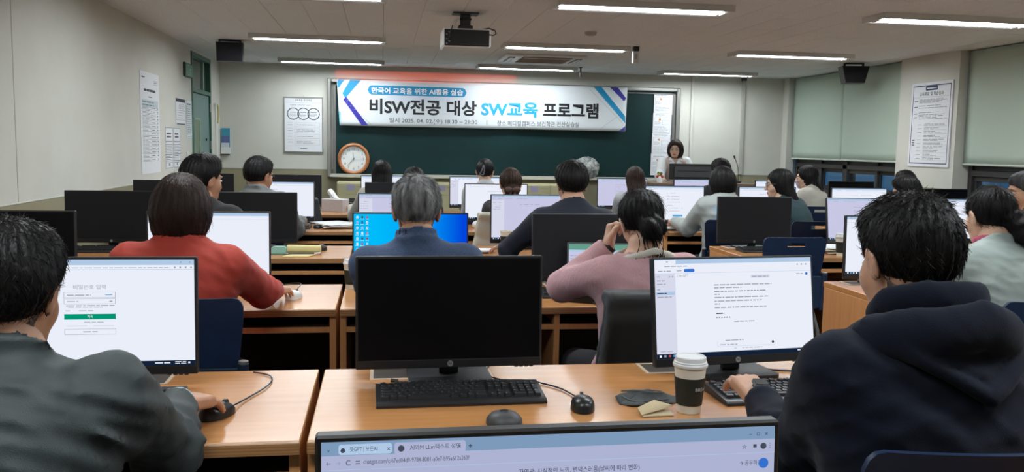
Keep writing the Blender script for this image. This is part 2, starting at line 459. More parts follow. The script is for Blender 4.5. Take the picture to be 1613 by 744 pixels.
# ceiling projector
pj = thing('ceiling_projector', 'white projector with black rear panel hanging from the ceiling', 'projector', (.645, 6.86, ZC))
MB().box(-.185, .185, -.15, .16, -.275, -.135, .012).build('body', m_white, pj)
MB().box(-.172, .172, -.156, -.149, -.266, -.144, .004).build('rear_panel', m_black, pj)
q = MB()
for k in range(6): q.box(-.16 + .02 * (k % 2), -.148 + .02 * (k % 2), -.159, -.155, -.255 + .017 * k, -.247 + .017 * k)
q.build('port', m_metal, pj)
MB().lathe([(.045, 0), (.045, .02), (.035, .02), (.03, .01), (0, .008)], 20, 0, (-.07, .16, -.205), 'Y').build('lens', m_black, pj)
MB().box(-.10, .10, -.07, .07, -.012, 0, .003).build('ceiling_plate', m_dark, pj)
MB().box(-.04, .04, -.03, .03, -.10, -.012, .006).box(-.055, .055, -.05, .05, -.135, -.098, .004).tube([(-.045, -.03, -.05), (.045, -.03, -.05)], .008).build('mount', m_dark, pj)
MB().tube([(.10, -.10, -.137), (.17, -.12, -.125), (.215, -.13, -.14), (.225, -.14, -.165), (.20, -.153, -.18), (.165, -.157, -.175)], .005, 6).tube([(-.1, -.02, -.10), (-.11, -.12, -.125), (-.125, -.158, -.15), (-.135, -.162, -.2), (-.15, -.158, -.24)], .005, 6).build('cable', m_black, pj)

def speaker(x, y, z, rz, lab, flat):
    t = thing('loudspeaker', lab, 'loudspeaker', (x, y, z), rz, 'black ceiling loudspeakers')
    poly = [(-.15, .09), (.15, .09), (.105, -.10), (-.105, -.10)] if not flat else [(-.132, .095), (.132, .095), (.125, -.095), (-.125, -.095)]
    b = MB(); b.prism(poly, -.10, .10); b.build('cabinet', m_black, t)
    g = MB(); g.prism([(a * .9, c * .9) for a, c in poly], -.108, -.10); g.build('front_grille', mat('speaker_cloth', (.008, .008, .012), .9, bump=.4, bscale=900), t)
    k = MB()
    zz = ZC - z
    k.box(-.11, .11, -.03, .03, zz - .012, zz, .003).box(-.11, -.095, -.02, .02, .08, zz - .01).box(.095, .11, -.02, .02, .08, zz - .01); k.build('bracket', m_black, t)
speaker(-1.515, 9.3, 2.297, R_(6), 'black loudspeaker hung near the green door', True)
speaker(5.37, 9.45, 2.29, R_(-14), 'black wedge loudspeaker hung by the window blinds', False)
t = thing('smoke_detector', 'small round grey smoke detector on the ceiling', 'smoke detector', (1.83, 7.64, ZC))
MB().lathe([(.055, 0), (.055, -.012), (.042, -.03), (.02, -.036), (0, -.036)], 20).build('housing', mat('detector_grey', (.42, .4, .37), .5), t)
MB().lathe([(.057, 0), (.057, -.006), (.05, -.006)], 20).build('mounting_ring', m_white, t)
t = thing('ceiling_detector', 'small flat white disc on the ceiling just past the projector', 'detector', (.80, 9.05, ZC))
MB().lathe([(.06, 0), (.06, -.006), (.05, -.012), (0, -.014)], 20).build('disc', m_white, t); MB().lathe([(.012, -.013), (.01, -.02), (0, -.021)], 10).build('sensor_eye', m_dark, t)
t = thing('wireless_receiver', 'small white box on a black bracket beside the middle ceiling light', 'sensor', (2.535, 8.62, ZC))
MB().box(-.03, .03, -.03, .03, -.045, 0, .004).build('bracket', m_black, t)
MB().box(-.034, .034, -.02, .02, -.165, -.045, .006).build('box', m_white, t); MB().box(-.015, .015, -.023, -.019, -.125, -.075, .002).build('sensor_window', mat('pale_grey', (.4, .42, .44), .3), t)
t = thing('microphone_rod', 'thin dark rod hanging from the ceiling above the banner', 'rod', (2.52, 11.02, ZC))
MB().tube([(0, 0, 0), (0, 0, -.12)], .011, 8).build('rod', m_dark, t); MB().lathe([(.025, 0), (.025, -.008), (.012, -.012)], 12).build('ceiling_rose', m_dark, t)
# ------------------------------------------------------------------ things on the walls
m_board = mat('chalkboard_green', (0.0045, 0.026, 0.027), 0.5, spec=.2, var=0.15, vscale=2.5)
bd = thing('chalkboard', 'wide dark green chalkboard in an aluminium frame on the front wall', 'chalkboard', (0, YF, 0))
MB().box(-.62, 4.05, -.05, 0, 1.0, 2.19).build('writing_panel', m_board, bd)
m_bfr = mat('board_frame', (0.40, 0.40, 0.38), 0.3, 0.7)
f = MB()
f.prism(rrect(-.70, 4.10, .95, 2.245, .03), -.07, -.002)
fo = MB()
for (a, b, c, e) in ((-.70, -.645, .95, 2.245), (4.06, 4.115, .95, 2.245), (-.645, 4.06, 2.19, 2.245), (-.645, 4.06, .95, 1.0)): fo.box(a, b, -.085, -.001, c, e, .012)
fo.build('frame', m_bfr, bd)
fi = MB()
for (a, b, c, e) in ((-.62, -.585, 1.0, 2.17), (4.005, 4.05, 1.0, 2.17), (-.62, 4.05, 2.155, 2.17)): fi.box(a, b, -.062, -.048, c, e, .003)
fi.build('inner_rail', mat('rail_grey', (.2, .2, .19), .4, .5), bd)
MB().box(-.66, 4.08, -.145, -.07, .955, .985, .006).box(-.66, 4.08, -.145, -.137, .985, 1.0, .002).build('chalk_tray', mat('tray_grey', (.52, .51, .46), .45), bd)
er = thing('chalkboard_eraser', 'dark chalkboard eraser lying on the chalk tray', 'eraser', (1.82, YF - .115, 1.0 - .015))
MB().box(-.10, .10, -.022, .022, .0, .018, .003).build('felt', mat('felt_grey', (.06, .06, .055), .9), er); MB().box(-.10, .10, -.022, .022, .018, .03, .004).build('grip', m_black, er)
for k, (x, lab) in enumerate(((2.1, 'white chalk stick on the tray right of the eraser'), (1.2, 'white chalk stick on the tray left of the eraser'))):
    c = MB(); c.tube([(-.035, 0, .006), (0, 0, .006), (.035, 0, .006)], [.005, .006, .0055], 8); c.lathe([(.003, 0), (.0055, .002), (.0055, .004)], 8, 0, (0, 0, 0)); tag(c.build('chalk_stick', m_white, None, (x, YF - .11, .985)), lab, 'chalk')
# crumpled silver bag on the tray
def crumple(c, r, seed, n=28):
    rng = random.Random(seed); ks = [(rng.uniform(-1, 1) * 9, rng.uniform(-1, 1) * 9, rng.uniform(-1, 1) * 9, rng.uniform(0, 6)) for _ in range(14)]
    g = MB(); g.sph((0, 0, 0), 1, n)
    out = []
    for (x, y, z) in g.v:
        q = sum(abs(math.sin(a * x + b * y + c_ * z + p)) for a, b, c_, p in ks) / 14
        s = .72 + .5 * q
        out.append((c[0] + x * r[0] * s, c[1] + y * r[1] * s, c[2] + max(z, -.8) * r[2] * s))
    g.v = out
    return g
tag(crumple((0, 0, .135), (.17, .055, .15), 3, 36).build('plastic_bag', mat('silver_film', (.34, .36, .35), .28, .35, var=.7, vscale=26), None, (2.78, YF - .155, .985), angle=20), 'crumpled silvery plastic bag standing on the chalk tray', 'bag')

# notices clipped to the right end of the board
def lines(mb, rng, x0, x1, z0, z1, n, h=.0032, y=-.0016, mi=0, ragged=.35):
    for k in range(n):
        z = z1 - (z1 - z0) * (k + .5) / n
        x = x0
        end = x1 - rng.random() * ragged * (x1 - x0)
        while x < end:
            w = rng.uniform(.08, .3) * (x1 - x0); strip(mb, x, min(x + w, end), z - h / 2, z + h / 2, y, mi); x += w + .012 * (x1 - x0) + rng.random() * .03 * (x1 - x0)
def outline(mb, x0, x1, z0, z1, t=.002, y=-.0016, mi=0):
    for q in ((x0, x1, z0, z0 + t), (x0, x1, z1 - t, z1), (x0, x0 + t, z0, z1), (x1 - t, x1, z0, z1)): strip(mb, *q, y, mi)
def sheet(name, lab, cat, loc, rz, w, h, draw, mats, base=None, group=None, th=.0015):
    t = thing(name, lab, cat, loc, rz, group)
    MB().box(-w / 2, w / 2, -th, 0, 0, h).build('sheet', base or m_paper, t)
    mb = MB(); draw(mb); mb.build('print', mats, t, (0, -(th - .0015), 0))
    return t
def doc(seed):
    def dr(mb):
        rng = random.Random(seed)
        lines(mb, rng, -.1, .1, .255, .285, 2, .004); outline(mb, -.115, .115, .02, .24)
        lines(mb, rng, -.105, .105, .03, .12, 6); strip(mb, -.05, -.02, .2, .225, -.0016, 1); outline(mb, .0, .10, .14, .2)
        lines(mb, rng, -.105, -.02, .14, .19, 4)
    return dr
for k in range(4):
    sheet('notice_sheet', 'white printed notice, %s of the column clipped to the board end' % ('lowest', 'second from the bottom', 'second from the top', 'topmost')[k], 'notice', (3.85 + .006 * k, YF - .064 - .002 * (k % 2), 1.035 + .28 * k), 0, .265, .30 if k < 3 else .275, doc(k), [m_ink, mat('orange_print', (.6, .25, .05), .7)], group='notices at the board end', th=.0012)

# projector's own beam: a spot at the lens throwing the picture on the wall
sp = bpy.data.lights.new('projector_beam', 'SPOT')
sp.spot_size = R_(60); sp.spot_blend = 0; sp.shadow_soft_size = .004; sp.energy = 420.0
PX, PY, PZ = .575, 7.06, 2.215
so = ob('projector_beam', sp, None, (PX, PY, PZ), (R_(90), 0, 0))     # local -Z looks along +Y, local Y is up
sp.use_nodes = True
n, l = sp.node_tree.nodes, sp.node_tree.links
em = n['Emission']
tc = n.new('ShaderNodeTexCoord')
sx = n.new('ShaderNodeSeparateXYZ'); l.new(tc.outputs['Normal'], sx.inputs[0])
def mth(op, a, b=None):
    q = n.new('ShaderNodeMath'); q.operation = op
    for i, v in enumerate((a, b)):
        if v is None: continue
        if isinstance(v, (int, float)): q.inputs[i].default_value = v
        else: l.new(v, q.inputs[i])
    return q.outputs[0]
nz = mth('ABSOLUTE', sx.outputs[2])
DY = YF - .1 - PY
u = mth('ADD', mth('MULTIPLY', mth('DIVIDE', sx.outputs[0], nz), DY), PX)      # world X on the wall
w = mth('ADD', mth('MULTIPLY', mth('DIVIDE', sx.outputs[1], nz), DY), PZ)      # world Z on the wall
def band(v, a, b): return mth('MULTIPLY', mth('GREATER_THAN', v, a), mth('LESS_THAN', v, b))
inside = mth('MULTIPLY', band(u, -.57, 1.78), band(w, 0.98, 2.355))
ribbon = mth('MULTIPLY', mth('GREATER_THAN', w, 2.215), inside)
tab = mth('MULTIPLY', band(u, -.40, -.33), band(w, 2.235, 2.275))
glyph = mth('MULTIPLY', mth('MULTIPLY', mth('GREATER_THAN', mth('SINE', mth('MULTIPLY', u, 38.0)), .35), mth('GREATER_THAN', mth('SINE', mth('MULTIPLY', u, 331.0)), -.3)), band(w, 2.25, 2.268))
wht = mth('MINIMUM', mth('ADD', tab, glyph), 1.0)
pane = mth('MULTIPLY', mth('GREATER_THAN', u, 1.05), .0)
cm = n.new('ShaderNodeMix'); cm.data_type = 'RGBA'; l.new(ribbon, cm.inputs[0]); cm.inputs[6].default_value = (.15, .18, .20, 1); cm.inputs[7].default_value = (1.15, .11, .045, 1)
c2 = n.new('ShaderNodeMix'); c2.data_type = 'RGBA'; l.new(wht, c2.inputs[0]); l.new(cm.outputs[2], c2.inputs[6]); c2.inputs[7].default_value = (.6, .7, .7, 1)
blk = mth('MULTIPLY', band(u, .0, .95), band(w, 1.98, 2.03))                   # lilac selection bar on the slide
c3 = n.new('ShaderNodeMix'); c3.data_type = 'RGBA'; l.new(blk, c3.inputs[0]); l.new(c2.outputs[2], c3.inputs[6]); c3.inputs[7].default_value = (.10, .12, .30, 1)
l.new(c3.outputs[2], em.inputs[0])
BEAM = 1.0
l.new(mth('MULTIPLY', inside, BEAM), em.inputs[1])

# banner
bn = thing('banner', 'white hanging event banner with Korean lettering across the chalkboard top', 'banner', (0, YF - .115, 0))
BX0, BX1, BZ0, BZ1 = -.57, 3.335, 1.632, 2.228
def bwave(x, z): return -.010 * math.sin(x * 2.1 + .5) * (BZ1 - z) / .6 - .004 * math.sin(x * 6.3) * (BZ1 - z) / .6 - .02 * (BZ1 - z)
def bedge(u, v):
    x = BX0 + (BX1 - BX0) * u; z = BZ0 + (BZ1 - BZ0) * v
    x += (.035 * (1 - v) * (1 - u)) - .02 * (1 - v) * u
    return (x, bwave(x, z), z)
g = MB(); g.grid(bedge, 60, 12); o = g.build('cloth', mat('banner_vinyl', (0.68, 0.72, 0.75), 0.5), bn)
md = o.modifiers.new('thick', 'SOLIDIFY'); md.thickness = .002; md.offset = 1
def on_banner(name, mb, m, lift=.0035):
    mb.v = [(x, bwave(x, z) - lift, z) for x, y, z in mb.v]
    return mb.build(name, m, bn)
m_bl = mat('banner_blue', srgb(12, 140, 190), 0.5); m_in = mat('banner_indigo', srgb(48, 40, 150), 0.5); m_bk = mat('banner_black', (0.008, 0.008, 0.012), 0.5); m_cy = mat('banner_cyan', srgb(28, 160, 215), 0.5)
q = MB(); put_text(q, '비SW전공 대상', -.149, 1.79, 0, 1.413, .205, .032); on_banner('title_lettering', q, m_bk)
q = MB(); put_text(q, 'SW교육', 1.324, 1.79, 0, .775, .203, .032); on_banner('title_lettering', q, m_cy)
q = MB(); put_text(q, '프로그램', 2.168, 1.796, 0, .766, .205, .034); on_banner('title_lettering', q, m_bk)
q = MB(); face_poly(q, rrect(-.13, 1.235, 2.073, 2.195, .06), 0)
# subdivide the pill along x so it follows the cloth
q = MB(); N = 24
def pill(u, v):
    x = -.174 + 1.30 * u; e = min(x + .174, 1.126 - x); hh = .061 if e > .061 else math.sqrt(max(.061 ** 2 - (.061 - e) ** 2, 0))
    return (x, 0, 2.104 + hh * (2 * v - 1) - .006 * u)
q.grid(pill, 60, 2); on_banner('subtitle_pill', q, m_bl, .003)
q = MB(); put_text(q, '한국어 교육을 위한 AI활용 실습', -.125, 2.058, 0, 1.205, .082, .024); on_banner('subtitle_lettering', q, mat('banner_white', (.8, .82, .84), .5), .0055)
m_bg = mat('banner_grey', (.10, .11, .13), .5)
q = MB(); put_text(q, '일시 2025. 04. 02.(수) 18:30 ~ 21:30', .107, 1.672, 0, 1.169, .076, .012); on_banner('date_lettering', q, m_bg)
q = MB(); put_text(q, '장소 메디컬캠퍼스 보건학관 전산실습실', 1.542, 1.672, 0, 1.124, .072, .010); on_banner('place_lettering', q, m_bg)
q = MB(); strip(q, 1.40, 1.407, 1.68, 1.745, 0); on_banner('divider_bar', q, m_bg)
def bandq(pts, m, name='corner_stripe'):
    q = MB(); n = 8
    (a, b, c, d) = [np.array(p) for p in pts]
    q.grid(lambda u, v: (lambda p: (p[0], 0, p[1]))((a * (1 - u) + b * u) * (1 - v) + (d * (1 - u) + c * u) * v), 3, n)
    on_banner(name, q, m, .003)
bandq([(-.40, 2.226), (-.26, 2.226), (-.46, 1.985), (-.50, 2.05)], m_bl)
bandq([(-.56, 2.226), (-.47, 2.226), (-.545, 2.12), (-.56, 2.14)], m_bl)
bandq([(-.49, 1.97), (-.45, 2.01), (-.165, 1.64), (-.25, 1.64)], m_in)
bandq([(-.545, 1.82), (-.52, 1.80), (-.53, 1.64), (-.535, 1.64)], mat('banner_teal', srgb(110, 190, 200), .5))
bandq([(2.86, 2.226), (2.97, 2.226), (3.31, 1.84), (3.315, 1.74)], m_bl)
bandq([(3.09, 2.226), (3.20, 2.226), (3.32, 2.08), (3.29, 2.04)], m_in)
bandq([(3.31, 1.70), (3.315, 1.72), (3.312, 1.64), (3.23, 1.64)], m_in)
for (a, b) in (((-.16, 2.2), (-.45, 1.94)), ((-.45, 1.94), (-.12, 1.65)), ((2.8, 2.2), (3.28, 1.74)), ((2.95, 1.645), (3.2, 1.83))):
    dx, dz = b[0] - a[0], b[1] - a[1]; L = math.hypot(dx, dz); nx, nz_ = -dz / L * .002, dx / L * .002
    bandq([(a[0] + nx, a[1] + nz_), (a[0] - nx, a[1] - nz_), (b[0] - nx, b[1] - nz_), (b[0] + nx, b[1] + nz_)], mat('banner_line', (.35, .38, .42), .5), 'thin_line')

# wall clock on the tray
ck = thing('wall_clock', 'round wall clock with orange-brown wooden rim at the chalkboard corner', 'clock', (-.355, YF - .10, 1.198))
rim = MB(); pr = []
for k in range(9): a = pi * k / 8; pr.append((.185 - .024 * math.cos(a), -.045 * math.sin(a)))
rim.lathe([(.205, 0)] + [(r, z) for r, z in reversed(pr)] + [(.165, 0)], 48, 0, (0, 0, 0), 'Y'); rim.build('rim', wood('clock_wood', (.50, .20, .08), (.38, .14, .05), .35, 0), ck)
MB().lathe([(.168, 0), (.168, -.012), (0, -.012)], 40, 0, (0, 0, 0), 'Y').build('dial', mat('clock_dial', (.78, .80, .80), .35), ck)
q = MB()
for k in range(1, 13):
    a = R_(90 - 30 * k); put_text(q, str(k), .128 * math.cos(a), .128 * math.sin(a) - .016, -.0135, None, .033, .0, 'CENTER')
for k in range(60):
    a = R_(6 * k); c, s_ = math.cos(a), math.sin(a); r0, r1 = .153, (.16 if k % 5 else .163); t_ = .0012
    q.add([(r0 * c - t_ * s_, -.0135, r0 * s_ + t_ * c), (r0 * c + t_ * s_, -.0135, r0 * s_ - t_ * c), (r1 * c + t_ * s_, -.0135, r1 * s_ - t_ * c), (r1 * c - t_ * s_, -.0135, r1 * s_ + t_ * c)], [(0, 1, 2, 3)])
q.build('numerals', m_ink, ck)
def hand(ang, L, wd, y):
    h = MB(); a = R_(90 - ang); c, s_ = math.cos(a), math.sin(a)
    pts = [(-.02, -wd), (L, -wd * .4), (L, wd * .4), (-.02, wd)]
    h.prism([(p * c - w_ * s_, p * s_ + w_ * c) for p, w_ in pts], y, y - .002); return h
hand(354, .085, .004, -.016).build('hour_hand', m_black, ck); hand(222, .13, .003, -.019).build('minute_hand', m_black, ck); hand(90, .12, .001, -.022).build('second_hand', m_inkb, ck)
MB().lathe([(.008, 0), (.008, -.026), (0, -.026)], 12, 0, (0, 0, 0), 'Y').build('hub', m_black, ck)

# framed poster on the front wall
def poster_front(mb):
    rng = random.Random(5)
    put_text(mb, '교육목표 및 인재상', 0, .655, -.0016, .22, .026, .01, 'CENTER', 1)
    strip(mb, -.225, .225, .635, .637, -.0016); lines(mb, rng, -.17, .17, .598, .608, 1, .004)
    for k in range(3):
        cx = -.13 + .13 * k; N = 40; vs = []; fs = []
        for i in range(N):
            a = 2 * pi * i / N
            for r in (.068, .079): vs.append((cx + r * math.cos(a), -.0017 - .0002 * k, .49 + r * math.sin(a)))
        for i in range(N): j = (i + 1) % N; fs.append((2 * i, 2 * i + 1, 2 * j + 1, 2 * j))
        mb.add(vs, fs, 1); strip(mb, cx - .04, cx + .04, .505, .512, -.0017, 0); lines(mb, rng, cx - .045, cx + .045, .455, .495, 3, .004)
    for k in range(4):
        z1 = .375 - .075 * k; hh = .055 if k < 3 else .065
        outline(mb, -.11, .21, z1 - hh, z1, .0015); strip(mb, -.205, -.135, z1 - .001, z1 + .001, -.0016)
        lines(mb, rng, -.20, -.14, z1 - .04, z1 - .02, 1, .005, ragged=.1); lines(mb, rng, -.09, .19, z1 - .048, z1 - .01, 2 if k % 2 else 1, .005)
    lines(mb, rng, -.04, .045, .028, .046, 1, .010, mi=1, ragged=.05)
t = sheet('framed_poster', 'white framed poster with three linked circles left of the chalkboard', 'poster', (-1.005, YF - .012, 1.285), R_(0), .475, .70, poster_front, [m_ink, m_inkb])
f = MB()
for (a, b, c, e) in ((-.25, -.2375, -.01, .71), (.2375, .25, -.01, .71), (-.25, .25, -.012, .003), (-.25, .25, .697, .712)): f.box(a, b, -.012, .011, c, e, .003)
f.build('frame', m_alu, t); MB().lathe([(.006, 0), (.006, -.01), (0, -.012)], 10, 0, (0, -.0, .722), 'Y').build('nail', m_metal, t)

# big notice on the column
def poster_col(mb):
    rng = random.Random(8)
    for q in ((-.315, .315, .03, .04), (-.315, .315, .835, .845), (-.315, -.305, .03, .845), (.305, .315, .03, .845)): strip(mb, *q, -.0016, 2)
    face_poly(mb, rrect(-.10, .10, .79, .835, .015), -.0018, 2); lines(mb, rng, -.08, .08, .803, .822, 1, .012, -.0021, 3, .05)
    put_text(mb, '교육목표 및 학습성과', 0, .735, -.0016, .40, .042, .012, 'CENTER', 1)
    strip(mb, -.29, .29, .722, .724, -.0016)
    for z, n_ in ((.66, 4), (.60, 2), (.53, 2), (.49, 3)): lines(mb, rng, -.20, .28, z, z + .045, n_, .005); strip(mb, -.28, -.22, z + .02, z + .028, -.0016, 1)
    for k in range(10):
        z = .43 - .039 * k; strip(mb, -.10, .29, z - .012, z - .0105, -.0016); lines(mb, rng, -.09, .28, z - .006, z + .018, 2, .005, ragged=.6); lines(mb, rng, -.20, -.12, z, z + .012, 1, .005)
    for z in (.22, .245, .27): strip(mb, -.29, -.24, z, z + .01, -.0016, 1)
t = sheet('wall_notice', 'tall white notice with a dark blue border on the window column', 'notice', (5.648, 8.365, 1.265), R_(-90), .68, .875, poster_col, [m_ink, m_inkb, mat('navy_print', srgb(40, 55, 95), .6), m_white], th=.012)

# papers on the left wall
def table_notice(mb):
    rng = random.Random(2)
    lines(mb, rng, -.27, -.12, .84, .86, 1, .012, mi=1); outline(mb, .14, .27, .80, .835, .003); lines(mb, rng, .16, .25, .81, .828, 1, .008)
    lines(mb, rng, -.20, .21, .725, .755, 1, .022, mi=1, ragged=.02); lines(mb, rng, -.06, .06, .675, .69, 1, .008, mi=1)
    strip(mb, -.28, .28, .585, .655, -.0016, 2); lines(mb, rng, -.27, .27, .595, .65, 2, .009, -.0018)
    for k in range(15):
        z = .57 - .033 * k; strip(mb, -.28, .28, z, z + .0025, -.0016); lines(mb, rng, -.27, -.02, z + .006, z + .028, 2, .004); lines(mb, rng, .03, .2, z + .01, z + .022, 1, .006, mi=1); strip(mb, .235, .27, z + .012, z + .02, -.0016, 1)
    for x in (-.02, .01): strip(mb, x, x + .002, .09, .65, -.0016)
sheet('wall_notice', 'tall white table of text taped to the left wall', 'notice', (XL + .002, 8.315, 1.10), R_(90), .66, .90, table_notice, [m_ink, m_inkb, mat('pale_blue_print', (.50, .60, .66), .7)])
def slip(seed):
    def dr(mb):
        rng = random.Random(seed); outline(mb, -.145, .145, .005, .405, .006, mi=0)
        lines(mb, rng, -.09, .09, .30, .36, 2, .018, mi=1, ragged=.2); strip(mb, -.14, .14, .262, .27, -.0016, 1)
        for k in range(6): strip(mb, -.14, .14, .235 - .032 * k, .24 - .032 * k, -.0016, 1); lines(mb, rng, -.12, .13, .213 - .032 * k, .228 - .032 * k, 1, .006)
        lines(mb, rng, -.03, .03, .03, .055, 2, .01, mi=1, ragged=.1)
    return dr
sheet('wall_notice', 'narrow bordered notice low on the left wall, nearer the tall table of text', 'notice', (XL + .002, 9.0, 1.12), R_(90), .30, .41, slip(1), [m_ink, m_inkb], group='bordered notices by the door')
sheet('wall_notice', 'narrow bordered notice low on the left wall, nearer the light switch', 'notice', (XL + .002, 9.335, 1.12), R_(90), .30, .41, slip(2), [m_ink, m_inkb], group='bordered notices by the door')
def hdr(mb):
    rng = random.Random(3); strip(mb, -.21, .21, .235, .27, -.0016, 1); strip(mb, -.18, .2, .003, .015, -.0016, 1); outline(mb, -.2, .2, .05, .15, .003); strip(mb, -.05, -.02, .165, .215, -.0016, 1); lines(mb, rng, -.15, .15, .06, .14, 3); lines(mb, rng, .0, .2, .16, .22, 3)
sheet('wall_notice', 'white notice with dark header bar beneath the green exit sign', 'notice', (XL + .002, 9.53, 1.56), R_(90), .43, .275, hdr, [m_ink, m_inkb])
sheet('wall_notice', 'tall pale notice right against the green door frame', 'notice', (XL + .002, 9.935, 1.43), R_(90), .27, .40, lambda mb: (lines(mb, random.Random(4), -.10, .10, .34, .38, 1, .014, mi=1), lines(mb, random.Random(6), -.11, .11, .03, .32, 13, .006), outline(mb, -.125, .125, .01, .33, .002)), [m_ink, m_inkb], mat('blue_white_paper', (.66, .72, .76), .7))
sw = thing('light_switch', 'white light switch plate on the left wall by the door', 'switch', (XL, 9.80, 1.16), R_(90))
MB().box(-.04, .04, -.01, 0, 0, .12, .004).build('plate', m_white, sw); MB().box(-.018, .018, -.015, -.009, .065, .10, .003).build('rocker', m_white, sw); MB().box(-.018, .018, -.015, -.009, .02, .055, .003).build('rocker', m_white, sw)
ex = thing('exit_sign', 'green emergency exit sign beside the door transom', 'exit sign', (XL, 9.885, 2.075), R_(90))
MB().box(-.195, .195, -.022, 0, 0, .15, .006).build('case', mat('exit_case', (.02, .05, .035), .5), ex)
MB().box(-.175, .175, -.026, -.022, .014, .136, .002).build('lens', mat('exit_green', (.02, .22, .10), .35), ex)
q = MB(); q.sph((.045, -.0275, .108), (.011, .0015, .011), 10)
for pts in ([(.03, .05), (.05, .095), (.03, .1), (.015, .06)], [(.035, .05), (.06, .02), (.07, .028), (.045, .06)], [(.015, .06), (.0, .022), (.012, .02), (.03, .052)], [(.045, .095), (.075, .075), (.07, .068), (.04, .085)], [(.028, .1), (.0, .085), (.003, .076), (.03, .09)]): face_poly(q, pts, -.0276)
outline(q, -.09, -.03, .02, .13, .008, -.0276)
q.build('running_figure', mat('exit_pale', (.35, .62, .45), .5), ex)
# leaflet rack and hanging loop in the front left corner
lr = thing('leaflet_rack', 'wall rack of blue and white leaflets in the front left corner', 'leaflet rack', (-2.0, YF, 1.22))
MB().box(-.05, .07, -.05, -.0, 0, .02, .003).box(-.05, .07, -.006, 0, 0, .33, .002).box(-.05, .07, -.05, -.046, 0, .10, .002).build('rack', m_white, lr)
for k, (c, z) in enumerate((((.05, .30, .42), .21), ((.10, .14, .30), .11), ((.55, .62, .68), .02))):
    MB().box(-.045, .062 - .004 * k, -.018 - .011 * k, -.008 - .011 * k, .02, z + .14, .001).build('leaflet', mat('leaflet_%d' % k, c, .4), lr)
hp = thing('hanging_strap', 'yellow loop strap hanging on a pale rod by the door', 'strap', (XL + .03, 11.36, 0))
MB().tube([(0, 0, 1.08), (0, 0, 1.86)], .012, 8).box(-.03, .012, -.02, .02, 1.84, 1.87, .003).build('rod', m_white, hp)
pts = [(.012, .02 + .07 * math.sin(a), 1.74 + .11 * math.cos(a)) for a in [k * pi / 9 for k in range(-1, 11)]]
MB().tube(pts, .012, 8).build('loop', mat('yellow_strap', (.55, .48, .18), .6), hp)

# low cream cabinets below the board
m_cab = mat('cream_cabinet', (0.46, 0.43, 0.26), 0.5, var=.03)
for k in range(4):
    x0 = -.56 + .80 * k
    cb = thing('low_cabinet', 'low cream cabinet beneath the chalkboard, %s' % ('below the clock', 'second from the clock', 'third from the clock', 'farthest from the clock')[k], 'cabinet', (x0 + .395, YF - .22, 0), 0, 'low cabinets under the board')
    MB().box(-.395, .395, -.19, .2, 0, .905, .005).build('body', m_cab, cb)
    for s_ in (-1, 1):
        dr = MB().box(*(sorted((s_ * .008, s_ * .385))), -.206, -.19, .03, .89, .004).build('door', m_cab, cb)
        MB().box(s_ * .05 - .008, s_ * .05 + .008, -.225, -.206, .45, .56, .004).build('handle', m_alu, dr)
        q = MB(); strip(q, -.27 if s_ < 0 else .10, -.17 if s_ < 0 else .20, .80, .875, -.2075, 0); strip(q, -.14 if s_ < 0 else .22, -.03 if s_ < 0 else .33, .845, .851, -.2075, 1); strip(q, -.27 if s_ < 0 else .1, -.1 if s_ < 0 else .3, .745, .75, -.2075, 1); strip(q, -.12 if s_ < 0 else .24, -.05 if s_ < 0 else .31, .80, .805, -.2075, 1)
        q.build('door_sticker', [mat('lilac_label', (.36, .33, .48), .6), mat('sticker_brown', (.30, .27, .15), .7)], dr)
# ------------------------------------------------------------------ desks
DZ = 0.72
m_top = wood('desk_laminate', (0.55, 0.255, 0.092), (0.48, 0.215, 0.072), 0.22, 0); m_top.node_tree.nodes['Principled BSDF'].inputs['Specular IOR Level'].default_value = .8
m_edge = wood('desk_edge', (0.50, 0.25, 0.10), (0.42, 0.20, 0.075), 0.42, 0, 1.0, True)
m_panel = wood('desk_panel', (0.62, 0.29, 0.11), (0.55, 0.25, 0.09), 0.45, 2)
m_inner_shade = wood('desk_inside_shade', (0.045, 0.028, 0.018), (0.03, 0.02, 0.013), 0.6, 0)  # desk wood painted near black to hold the shade inside the shelves
FR = [0.35, 1.97, 3.59, 5.21, 6.83, 8.45]
ROWN = ['nearest row', 'second row', 'third row', 'fourth row', 'fifth row', 'front row']
def desk(x0, x1, row, lab, seats):
    y0 = FR[row]; D = .655; W = x1 - x0
    t = thing('computer_desk', lab, 'desk', ((x0 + x1) / 2, y0, 0), 0, 'wooden computer desks')
    h = W / 2
    MB().box(-h, h, .014, D, DZ - .028, DZ, .0025).build('desk_top', m_top, t)
    MB().box(-h, h, 0, .014, DZ - .030, DZ - .0005, .002).build('edge_band', m_edge, t)
    for s in (-1, 1):
        MB().box(*sorted((s * h, s * (h - .026))), .02, D - .01, 0, DZ - .028, .002).build('side_panel', m_panel, t)
    MB().box(-.013, .013, .02, D - .03, 0, DZ - .028, .002).build('divider', m_panel, t)
    for s in (-1, 1):
        sf = MB().box(*sorted((s * .013, s * (h - .026))), .028, .40, .620, .642, .001).build('shelf', m_inner_shade, t)
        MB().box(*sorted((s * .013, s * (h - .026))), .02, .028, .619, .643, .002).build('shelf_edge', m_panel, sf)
    MB().box(-h + .026, h - .026, D - .03, D - .012, .10, DZ - .028).build('back_panel', m_inner_shade, t)
    for k, sx in enumerate(seats):       # lift-up hatch behind each screen
        a = sx - (x0 + x1) / 2
        ho = MB().box(a - .17, a + .17, .53, .635, DZ - .001, DZ + .0008).build('hatch', m_inner_shade, t)
        f = MB()
        for (p, q, r, u_) in ((a - .18, a - .17, .52, .645), (a + .17, a + .18, .52, .645), (a - .17, a + .17, .52, .53), (a - .17, a + .17, .635, .645)): f.box(p, q, r, u_, DZ - .001, DZ + .002)
        f.build('hatch_frame', mat('hatch_edge', (.66, .50, .36), .4), ho)
    return t
